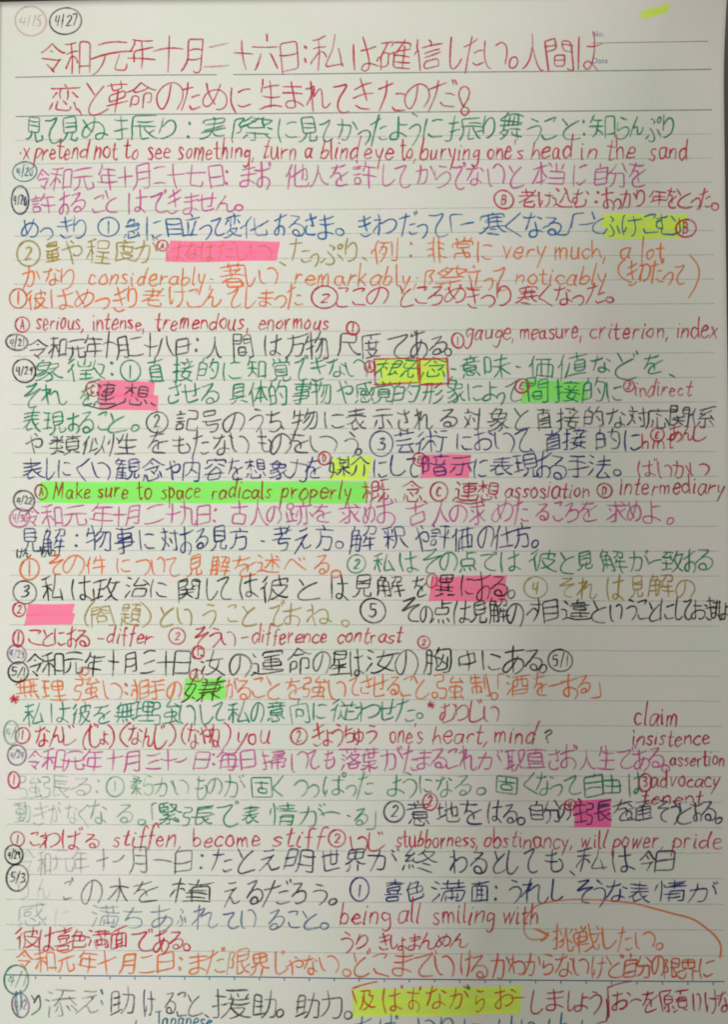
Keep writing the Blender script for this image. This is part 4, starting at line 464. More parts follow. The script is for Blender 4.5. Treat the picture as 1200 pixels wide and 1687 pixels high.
'運': [[10, 79, 20, 67], [30, 69, 30, 80, 77, 80, 78, 79, 78, 69], [35, 67, 72, 67], [54, 67, 54, 19], [19, 21, 19, 48, 6, 48], [74, 47, 73, 57, 35, 57, 34, 47], [74, 47, 34, 47], [74, 47, 74, 37, 73, 36, 35, 36, 34, 37, 34, 47], [8, 11, 8, 13, 15, 20, 19, 21], [80, 26, 29, 26], [19, 21, 23, 20, 32, 13, 44, 11, 77, 12, 80, 12, 84, 15]],
'違': [[20, 68, 11, 79, 8, 79], [45, 67, 46, 74, 49, 78, 50, 84], [33, 77, 68, 77, 69, 76, 69, 67], [27, 66, 81, 66], [7, 50, 19, 49, 19, 18], [58, 46, 60, 47, 71, 47, 72, 48, 72, 58, 36, 57, 36, 47, 57, 47, 58, 46], [30, 37, 80, 37], [58, 18, 58, 46], [79, 25, 35, 25, 34, 27, 35, 37], [6, 11, 13, 16, 19, 18], [84, 14, 79, 10, 43, 10, 34, 12, 23, 18, 19, 18]],
'酒': [[8, 80, 11, 80, 20, 74], [82, 78, 27, 78], [31, 40, 38, 39, 40, 40, 43, 43, 46, 48, 47, 53, 46, 78], [77, 42, 62, 42, 60, 43, 60, 78], [7, 57, 18, 52], [31, 8, 31, 60, 77, 60, 77, 13, 31, 13], [9, 11, 21, 36], [31, 28, 77, 28]],
'釈': [[38, 81, 35, 82, 23, 79, 12, 78, 8, 78, 6, 80], [23, 8, 23, 79], [38, 9, 37, 10, 40, 13, 45, 25, 47, 37, 48, 49, 48, 79, 76, 79, 76, 49, 48, 49], [10, 70, 13, 59], [32, 59, 36, 70, 35, 73], [6, 50, 19, 50, 23, 48, 26, 50, 39, 50], [23, 48, 22, 44, 18, 42, 13, 31, 6, 21, 6, 18], [24, 40, 29, 38, 36, 31], [61, 49, 63, 37, 68, 25, 72, 18, 80, 10, 80, 8]],
'量': [[68, 73, 68, 80, 67, 81, 20, 81, 18, 80, 18, 73], [68, 73, 68, 65, 67, 64, 19, 64, 18, 65, 18, 73], [68, 73, 18, 73], [81, 56, 6, 56], [16, 38, 16, 46, 18, 47, 70, 47, 71, 38], [16, 38, 16, 31, 18, 29, 70, 29, 71, 30, 71, 38], [16, 38, 71, 38], [43, 46, 43, 10], [13, 20, 75, 20], [5, 10, 82, 10]],
'間': [[10, 7, 10, 79, 12, 80, 35, 80, 36, 79, 36, 54, 10, 54], [60, 11, 65, 8, 73, 9, 76, 10, 76, 13, 76, 79, 51, 79, 51, 54, 76, 54], [10, 67, 36, 67], [51, 67, 76, 67], [30, 30, 31, 43, 56, 43, 57, 42, 57, 16, 30, 16, 30, 30], [30, 30, 57, 30]],
'関': [[10, 56, 36, 57, 36, 79, 35, 80, 12, 80, 10, 79, 10, 7], [36, 68, 10, 68], [66, 11, 67, 9, 73, 9, 75, 10, 76, 13, 76, 79, 51, 79, 51, 56, 76, 56], [76, 68, 51, 68], [31, 50, 34, 45, 34, 41], [57, 51, 54, 50, 52, 41], [43, 41, 43, 28, 40, 23, 35, 18, 28, 14, 24, 14, 20, 15], [24, 41, 64, 41], [23, 30, 40, 30, 43, 28, 46, 30, 65, 30], [60, 14, 47, 24, 43, 28]],
'限': [[19, 31, 23, 29, 27, 30, 30, 33, 30, 44, 27, 51, 23, 57, 23, 59, 29, 74, 29, 79, 10, 79, 10, 8], [60, 18, 57, 14, 47, 12, 41, 12, 41, 79, 74, 79, 74, 47, 41, 46], [41, 63, 74, 63], [80, 10, 73, 14, 65, 23, 64, 28, 61, 30, 58, 36, 56, 46], [79, 37, 64, 28]],
'際': [[9, 8, 9, 79, 26, 79, 26, 78, 24, 69, 20, 59, 20, 57, 23, 53, 27, 43, 27, 34, 24, 30, 19, 29], [31, 63, 41, 77, 43, 84], [34, 45, 40, 50, 47, 59, 49, 65, 53, 70, 54, 76], [72, 51, 69, 59, 66, 61, 59, 78, 59, 82, 61, 84], [69, 59, 73, 62, 76, 66, 79, 73, 79, 76, 64, 76, 59, 78, 56, 78, 54, 76, 41, 77], [43, 68, 49, 65], [72, 51, 68, 48, 46, 48, 44, 50, 42, 56, 36, 60], [72, 51, 79, 46, 81, 45], [78, 34, 37, 34], [57, 34, 57, 10, 53, 8, 48, 9], [34, 13, 40, 24, 43, 25], [72, 25, 79, 13, 81, 13]],
'非': [[34, 83, 34, 8], [54, 83, 54, 8], [10, 69, 34, 69], [80, 69, 54, 69], [34, 50, 11, 50], [78, 50, 54, 50], [7, 30, 34, 30], [82, 30, 54, 30]],
'面': [[81, 77, 7, 77], [40, 60, 42, 76], [75, 8, 74, 60, 12, 60, 12, 8], [31, 60, 31, 13], [56, 60, 56, 13], [31, 44, 56, 44], [56, 29, 31, 29], [75, 13, 12, 13]],
'革': [[27, 84, 28, 63, 40, 63, 43, 62, 47, 63, 59, 63, 60, 64, 60, 84], [79, 75, 8, 75], [43, 62, 43, 8], [43, 35, 69, 35, 70, 51, 18, 51, 17, 36, 18, 35, 43, 35], [6, 22, 81, 22]],
'題': [[12, 68, 12, 57, 35, 58, 35, 79, 34, 80, 13, 80, 12, 68], [81, 79, 45, 79], [12, 68, 35, 68], [62, 79, 60, 68], [60, 68, 75, 68, 76, 67, 75, 34, 49, 34, 49, 67, 60, 68], [42, 46, 6, 46], [76, 56, 49, 56], [24, 18, 24, 45], [7, 8, 7, 10, 12, 24, 12, 37], [76, 45, 49, 45], [40, 31, 24, 31], [84, 13, 79, 10, 46, 10, 35, 11, 25, 14, 24, 18, 19, 19, 15, 23, 12, 24], [56, 28, 45, 19, 42, 19], [81, 19, 70, 27, 68, 27]],
'願': [[43, 79, 10, 79, 10, 32, 9, 23, 6, 12, 7, 10], [30, 37, 20, 38, 20, 64, 29, 65, 31, 79], [82, 79, 48, 79], [63, 65, 64, 79], [30, 37, 41, 38, 41, 64, 29, 65], [78, 38, 78, 24, 52, 25, 52, 65, 63, 65, 78, 64, 78, 38], [41, 51, 20, 51], [52, 52, 78, 52], [30, 37, 30, 10, 29, 8, 24, 8, 21, 10], [17, 16, 21, 29], [78, 38, 52, 38], [44, 18, 39, 29], [45, 9, 46, 9, 48, 10, 58, 17], [70, 17, 73, 16, 81, 9]],
'類': [[13, 74, 10, 80], [23, 83, 23, 49], [33, 74, 37, 81], [40, 67, 23, 67, 22, 63, 18, 61, 10, 52, 7, 50, 4, 51], [44, 79, 82, 79], [6, 67, 19, 67, 25, 60, 28, 59, 38, 52], [60, 65, 62, 79], [78, 52, 77, 25, 48, 25, 48, 65, 77, 65, 78, 52], [6, 34, 37, 34, 37, 40, 33, 44], [7, 11, 14, 14, 22, 25, 23, 43], [78, 52, 48, 52], [48, 38, 78, 38], [37, 16, 26, 24, 22, 25], [56, 17, 53, 16, 52, 15, 42, 9, 39, 9], [82, 9, 70, 18]],
'（': [[81, 85, 79, 84, 72, 75, 67, 64, 64, 50, 64, 36, 69, 22, 76, 10, 79, 7, 81, 7]],
'）': [[6, 85, 9, 84, 18, 70, 21, 63, 23, 51, 23, 40, 20, 26, 15, 16, 8, 7]],
'：': []}
CJK = {k: [[(s[j] / 88.0, s[j + 1] / 88.0) for j in range(0, len(s), 2)] for s in v] for k, v in GLYPHS.items()}
def S(*strokes): return [[(s[j] / 100.0, s[j + 1] / 100.0) for j in range(0, len(s), 2)] for s in strokes]
DAKU = S((82, 98, 86, 84), (93, 100, 97, 87))
# the writer's own kana where they differ from the printed shapes
HAND = {
 'て': S((8, 76, 40, 80, 72, 86, 62, 70, 42, 50, 34, 28, 46, 12, 70, 8, 94, 12)),
 'と': S((18, 92, 30, 72, 36, 60), (82, 72, 50, 58, 26, 40, 20, 22, 34, 10, 62, 8, 90, 12)),
 'い': S((12, 78, 14, 46, 22, 22, 34, 16), (46, 72, 66, 76, 86, 62, 92, 40, 84, 14)),
 'す': S((10, 72, 50, 76, 90, 82), (46, 98, 45, 60, 44, 22, 34, 14, 20, 20, 20, 34, 38, 46, 64, 46, 82, 34, 84, 18, 72, 4)),
 'こ': S((22, 80, 50, 84, 78, 84, 66, 70), (16, 34, 26, 18, 52, 14, 86, 16)),
 'き': S((18, 74, 50, 78, 82, 84), (12, 50, 50, 54, 88, 60), (40, 98, 52, 60, 64, 30), (22, 20, 44, 8, 78, 10)),
 'し': S((26, 90, 22, 50, 24, 20, 38, 10, 62, 14, 86, 30)),
 'く': S((74, 92, 44, 66, 22, 48, 44, 30, 80, 6)),
 'の': S((54, 78, 46, 40, 28, 16, 14, 26, 14, 52, 34, 76, 62, 82, 86, 64, 88, 36, 70, 10)),
 'う': S((36, 94, 50, 88, 62, 82), (22, 58, 46, 66, 70, 62, 78, 44, 66, 20, 46, 2)),
 'そ': S((24, 92, 50, 92, 70, 94, 44, 74, 18, 58, 50, 62, 86, 68, 58, 52, 40, 32, 44, 12, 74, 6)),
 'れ': S((26, 94, 26, 50, 27, 4), (8, 68, 28, 72, 42, 76, 24, 46, 6, 22), (42, 76, 34, 50, 56, 66, 68, 64, 66, 34, 66, 14, 80, 8, 96, 22)),
 'た': S((8, 74, 36, 78, 60, 82), (38, 98, 28, 54, 10, 6), (58, 52, 74, 54, 90, 52), (52, 22, 64, 12, 94, 14)),
 'に': S((18, 84, 14, 46, 20, 12), (46, 68, 66, 70, 88, 68), (42, 28, 58, 16, 92, 18)),
 'は': S((16, 88, 12, 46, 18, 8), (40, 66, 66, 68, 94, 72), (68, 94, 68, 50, 66, 18, 54, 10, 42, 18, 52, 28, 72, 22, 94, 8)),
 'あ': S((14, 76, 46, 80, 82, 86), (44, 98, 42, 60, 48, 10), (66, 62, 52, 34, 28, 12, 14, 22, 24, 42, 54, 54, 82, 48, 90, 26, 74, 6, 58, 0)),
 'つ': S((6, 62, 40, 74, 76, 72, 92, 52, 80, 26, 52, 10)),
 'っ': S((14, 40, 40, 50, 66, 48, 76, 32, 66, 16, 48, 6)),
}
HAND['で'] = HAND['て'] + DAKU
HAND['ど'] = HAND['と'] + DAKU
HAND['だ'] = HAND['た'] + DAKU
HAND['ず'] = HAND['す'] + DAKU
HAND['ば'] = HAND['は'] + S((90, 100, 94, 88), (99, 101, 103, 90))
HAND['じ'] = HAND['し'] + S((56, 92, 62, 80), (70, 95, 76, 83))
HAND['ご'] = HAND['こ'] + DAKU
CJK.update(HAND)
CJK['：'] = [[(.50, .72), (.54, .66)], [(.51, .70), (.55, .68)], [(.50, .30), (.55, .24)], [(.50, .27), (.54, .25)]]
CJK['・'] = [[(.46, .52), (.56, .48)]]
CJK['、'] = [[(.05, .22), (.16, .08)]]
# single-stroke Latin hand: width, strokes (x-height 1, baseline 0)
def P(s): return [[tuple(float(q) for q in p.split(',')) for p in t.split()] for t in s.split('|')]
LAT = {
 'a': (.95, P('.78,.86 .5,1 .16,.78 .1,.3 .34,0 .64,.2 .8,.9|.8,.95 .78,.3 .95,0')),
 'b': (.85, P('.12,2 .1,0|.1,.55 .42,.98 .76,.7 .7,.2 .4,0 .1,.16')),
 'c': (.8, P('.74,.85 .45,1 .14,.7 .12,.28 .4,0 .78,.16')),
 'd': (.95, P('.72,.82 .42,.98 .12,.65 .12,.22 .4,0 .74,.4|.8,2 .76,.8 .82,0')),
 'e': (.85, P('.12,.5 .72,.62 .62,.95 .35,.98 .12,.6 .16,.15 .45,0 .82,.2')),
 'f': (.62, P('.72,1.8 .52,2 .32,1.6 .3,.2 .26,-.35|.04,1 .62,1.05')),
 'g': (.85, P('.74,.85 .4,1 .14,.65 .3,.22 .72,.5|.76,.98 .76,-.4 .5,-.85 .12,-.6')),
 'h': (.85, P('.12,2 .1,0|.1,.5 .42,1 .7,.8 .74,0')),
 'i': (.36, P('.16,1 .14,.12 .28,0|.18,1.45 .2,1.36')),
 'j': (.4, P('.25,1 .22,-.6 .0,-.8|.25,1.45 .27,1.36')),
 'k': (.8, P('.12,2 .1,0|.68,1 .12,.42|.28,.58 .78,0')),
 'l': (.36, P('.16,2 .12,.25 .28,0')),
 'm': (1.2, P('.1,1 .1,0|.1,.55 .32,1 .52,.8 .54,0|.54,.55 .8,1 1.02,.8 1.06,0')),
 'n': (.85, P('.12,1 .1,0|.1,.55 .42,1 .7,.8 .74,0')),
 'o': (.85, P('.5,1 .18,.8 .12,.3 .42,0 .74,.3 .72,.8 .46,1.02')),
 'p': (.85, P('.14,1 .1,-.95|.12,.6 .45,1 .78,.7 .66,.18 .36,.02 .12,.2')),
 'r': (.7, P('.12,1 .12,0|.12,.5 .36,.92 .66,.92')),
 's': (.75, P('.68,.86 .4,1 .16,.8 .4,.52 .66,.28 .46,0 .1,.12')),
 't': (.7, P('.36,1.75 .3,.3 .46,0 .7,.12|.02,1.08 .68,1.14')),
 'u': (.9, P('.12,1 .12,.25 .36,0 .68,.25 .74,.98|.74,1 .76,.2 .88,0')),
 'v': (.8, P('.08,1 .38,.02|.38,.02 .72,1')),
 'w': (1.15, P('.08,1 .3,.02|.3,.02 .55,.85|.55,.85 .78,.02|.78,.02 1.06,1')),
 'x': (.8, P('.1,1 .7,0|.7,1 .08,0')),
 'y': (.8, P('.1,1 .2,.4 .42,.2|.74,1 .5,.1 .2,-.9')),
 'M': (1.3, P('.12,0 .2,1.7|.2,1.7 .62,.5|.62,.5 1.05,1.75|1.05,1.75 1.15,0')),
 'J': (.9, P('.1,1.75 .95,1.8|.6,1.78 .58,.3 .35,0 .08,.3')),
 'X': (.9, P('.1,1.2 .75,.1|.75,1.2 .1,.1')),
 'A': (1.0, P('.08,0 .5,1.6|.5,1.6 .9,0|.24,.55 .78,.6')),
 'B': (.9, P('.14,1.6 .12,0|.12,1.55 .6,1.5 .62,1.0 .16,.85|.16,.85 .75,.7 .7,.1 .1,0')),
 'D': (.95, P('.14,1.6 .12,0|.1,1.55 .65,1.4 .82,.8 .6,.15 .1,0')),
 'E': (.85, P('.7,1.5 .2,1.45 .12,.1 .75,.05|.16,.8 .62,.85')),
 'C': (.9, P('.75,1.4 .4,1.6 .12,.8 .3,.1 .8,.2')),
 '1': (.4, P('.2,1.6 .2,0')),
 '2': (.8, P('.12,1.3 .4,1.6 .68,1.2 .12,.05|.12,.05 .75,.1')),
 '3': (.8, P('.12,1.5 .5,1.6 .62,1.2 .28,.88|.28,.88 .7,.7 .62,.15 .08,.05')),
 '4': (.85, P('.2,1.5 .12,.7 .72,.75|.6,1.55 .58,0')),
 '5': (.85, P('.2,1.55 .16,.9 .6,.85 .68,.3 .4,0 .08,.1|.2,1.55 .75,1.6')),
 '7': (.75, P('.1,1.5 .66,1.55 .35,0')),
 '8': (.75, P('.4,.85 .12,1.2 .4,1.55 .64,1.2 .36,.85 .1,.35 .38,0 .66,.35 .4,.85')),
 '9': (.75, P('.62,1.2 .35,1.55 .12,1.2 .36,.9 .62,1.2 .6,0')),
 '0': (.8, P('.4,1.55 .12,1 .2,.1 .55,.1 .66,.9 .4,1.56')),
 '/': (.6, P('.5,1.9 .1,-.25')),
 ',': (.35, P('.2,.12 .06,-.4')), ';': (.35, P('.2,.12 .06,-.4|.2,.85 .2,.72')), '.': (.3, P('.12,.08 .18,0')),
 "'": (.25, P('.14,1.9 .08,1.5')), '-': (.7, P('.08,.7 .62,.72')), '·': (.3, P('.1,.6 .18,.5')),
 '?': (.7, P('.1,1.3 .4,1.6 .62,1.2 .3,.7 .3,.4|.3,.1 .32,.0')),
}
def catmull(p, n=5):
    if len(p) < 3: return p
    q = [p[0]] + list(p) + [p[-1]]; out = []
    for k in range(1, len(q) - 2):
        for j in range(n):
            t = j / n; a, b_, c, d = q[k - 1], q[k], q[k + 1], q[k + 2]
            out.append(tuple(0.5 * ((2 * b_[i]) + (c[i] - a[i]) * t + (2 * a[i] - 5 * b_[i] + 4 * c[i] - d[i]) * t * t + (3 * b_[i] - a[i] - 3 * c[i] + d[i]) * t ** 3) for i in (0, 1)))
    return out + [p[-1]]
def soften(p, cut):                  # round the corners of a polyline a little
    for it in range(2):
        if len(p) < 3: return p
        out = [p[0]]
        for k in range(1, len(p) - 1):
            a, c, d = p[k - 1], p[k], p[k + 1]
            for e in (a, d):
                L = math.hypot(e[0] - c[0], e[1] - c[1]) or 1e-9
                t = min(0.3, cut / L)
                out.append((c[0] + (e[0] - c[0]) * t, c[1] + (e[1] - c[1]) * t))
        p = out + [p[-1]]; cut *= 0.5
    return p
class Pen:
    """collects pen strokes given in scan pixels; builds one ribbon mesh"""
    def __init__(self, seed, width=0.42, e=0.00006):
        self.v = []; self.f = []; self.d = []; self.n = 0; self.r = random.Random(seed); self.w = width; self.e = e
    def stroke(self, pts, dens=1.0, wide=1.0):
        r = self.r
        q = [scan(*p) for p in pts]
        if len(q) < 2: return
        # even resampling of long pieces so that the line follows the paper
        p = [q[0]]
        for a, c in zip(q, q[1:]):
            L = math.hypot(c[0] - a[0], c[1] - a[1]); n = max(1, int(L / 1.2))
            for k in range(1, n + 1): p.append((a[0] + (c[0] - a[0]) * k / n, a[1] + (c[1] - a[1]) * k / n))
        p = [x for k, x in enumerate(p) if k == 0 or math.hypot(x[0] - p[k - 1][0], x[1] - p[k - 1][1]) > 1e-4]
        if len(p) < 2: return
        e = self.e + (self.n % 60) * 3e-7; self.n += 1
        wd = self.w * wide * r.uniform(0.84, 1.16); ph = r.uniform(0, 6.3); dn = dens * r.uniform(0.70, 1.0)
        N = len(p); base = len(self.v)
        for k in range(N):
            a = p[max(0, k - 1)]; c = p[min(N - 1, k + 1)]
            dx, dy = c[0] - a[0], c[1] - a[1]; L = math.hypot(dx, dy) or 1e-9
            t = k / (N - 1)
            ww = wd * (1 + 0.10 * math.sin(ph + 5 * t)) * (0.78 if k in (0, N - 1) else 1) / 2
            nx, ny = -dy / L * ww, dx / L * ww
            self.v.append(world(p[k][0] + nx, p[k][1] + ny, e)); self.v.append(world(p[k][0] - nx, p[k][1] - ny, e))
            dd = min(1, dn * (1.02 - 0.34 * t * t + 0.12 * math.sin(ph + 7 * t)))
            self.d += [dd, dd]
            if k: b0 = base + 2 * k; self.f.append((b0 - 2, b0 - 1, b0 + 1, b0))
        for k, s in ((0, -1), (N - 1, 1)):           # rounded ends
            a = p[0] if k == 0 else p[-1]; c = p[1] if k == 0 else p[-2]
            dx, dy = a[0] - c[0], a[1] - c[1]; L = math.hypot(dx, dy) or 1e-9; dx /= L; dy /= L
            ww = wd * 0.39
            i0 = len(self.v)
            self.v.append(world(a[0] + dx * ww * .85 - dy * ww * .5, a[1] + dy * ww * .85 + dx * ww * .5, e))
            self.v.append(world(a[0] + dx * ww * .85 + dy * ww * .5, a[1] + dy * ww * .85 - dx * ww * .5, e))
            self.d += [self.d[base + 2 * k]] * 2
            l, rr = base + 2 * k, base + 2 * k + 1
            self.f.append((l, rr, i0, i0 + 1) if k == 0 else (l, rr, i0 + 1, i0))
    def glyph(self, strokes, x0, x1, yc, h, dens=1.0, curvy=False):
        """strokes in a unit em box, stretched over x0..x1, em height h centred on yc"""
        r = self.r
        xs = [p[0] for s in strokes for p in s]
        a, c = min(xs), max(xs)
        dot = c - a < 0.06
        if dot: a -= 0.02; c += 0.02; m_ = (x0 + x1) / 2; x0, x1 = m_ - 1.5, m_ + 1.5
        sh = r.uniform(-0.05, 0.13); rt = r.uniform(-0.11, 0.02); hh = h * r.uniform(0.92, 1.16); yc = yc + r.uniform(-0.055, 0.055) * h
        ax, ay = r.uniform(0.015, 0.045), r.uniform(0.015, 0.045); p1, p2 = r.uniform(0, 6.3), r.uniform(0, 6.3)
        for s in strokes:
            mx = sum(p[0] for p in s) / len(s); my = sum(p[1] for p in s) / len(s)
            ox, oy = r.gauss(0, 0.020), r.gauss(0, 0.020); an = r.gauss(0.03, 0.075); sc = r.uniform(0.90, 1.15)
            q = []
            for x, y in s:
                dx, dy = (x - mx) * sc, (y - my) * sc
                x2 = mx + dx * math.cos(an) - dy * math.sin(an) + ox; y2 = my + dx * math.sin(an) + dy * math.cos(an) + oy
                x2 += ax * math.sin(5 * y2 + p1); y2 += ay * math.sin(5 * x2 + p2)
                x2 += sh * (y2 - .5); y2 += rt * (x2 - .5) * -1
                q.append((x2, y2))
            if len(q) == 2:                               # a straight stroke gets a slight bow
                L = math.hypot(q[1][0] - q[0][0], q[1][1] - q[0][1]); bw = r.gauss(0, 0.045)
                nx, ny = -(q[1][1] - q[0][1]), q[1][0] - q[0][0]
                q = [q[0]] + [(q[0][0] + (q[1][0] - q[0][0]) * t + nx * bw * 4 * t * (1 - t), q[0][1] + (q[1][1] - q[0][1]) * t + ny * bw * 4 * t * (1 - t)) for t in (.25, .5, .75)] + [q[1]]
            elif curvy: q = catmull(q, 4)
            else: q = soften(q, 0.055)
            self.stroke([(x0 + (x - a) / (c - a) * (x1 - x0), yc + hh * (0.5 - y)) for x, y in q], dens, 1.5 if dot else 1.0)
    def words(self, text, x0, x1, y, xh, dens=1.0, slope=0.0, wide=1.0):
        r = self.r
        gap = 0.16
        tot = sum(LAT[c][0] + gap for c in text) - gap
        k = (x1 - x0) / tot; x = x0
        for c in text:
            wd, st = LAT[c]; dy = r.uniform(-.09, .09) * xh; sx = r.uniform(.88, 1.1); sy = xh * r.uniform(.86, 1.16); sl = r.uniform(-.02, .24)
            for s in st:
                q = [(px + r.gauss(0, .042) + sl * (py - .4), py + r.gauss(0, .05)) for px, py in s]
                self.stroke([(x + px * k * sx, y + dy - py * sy + slope * (x - x0)) for px, py in catmull(q)], dens, wide)
            x += (wd + gap) * k
    def ring(self, cx, cy, rx, ry, dens=1.0, turns=1.06):
        r = self.r; a0 = r.uniform(-2.3, -1.2); n = 30
        k1, p1 = r.uniform(.02, .06), r.uniform(0, 6.3); dr = r.uniform(-.08, .08)
        pts = []
        for i in range(n + 1):
            t = a0 - 2 * math.pi * turns * i / n; q = 1 + k1 * math.sin(2 * t + p1) + dr * (i / n - .5)
            pts.append((cx + rx * q * math.cos(t), cy + ry * q * math.sin(t)))
        self.stroke(pts, dens)
    def build(self, name, colour, parent, label=None):
        return link(name, self.v, self.f, ink(colour), parent, self.d, label)

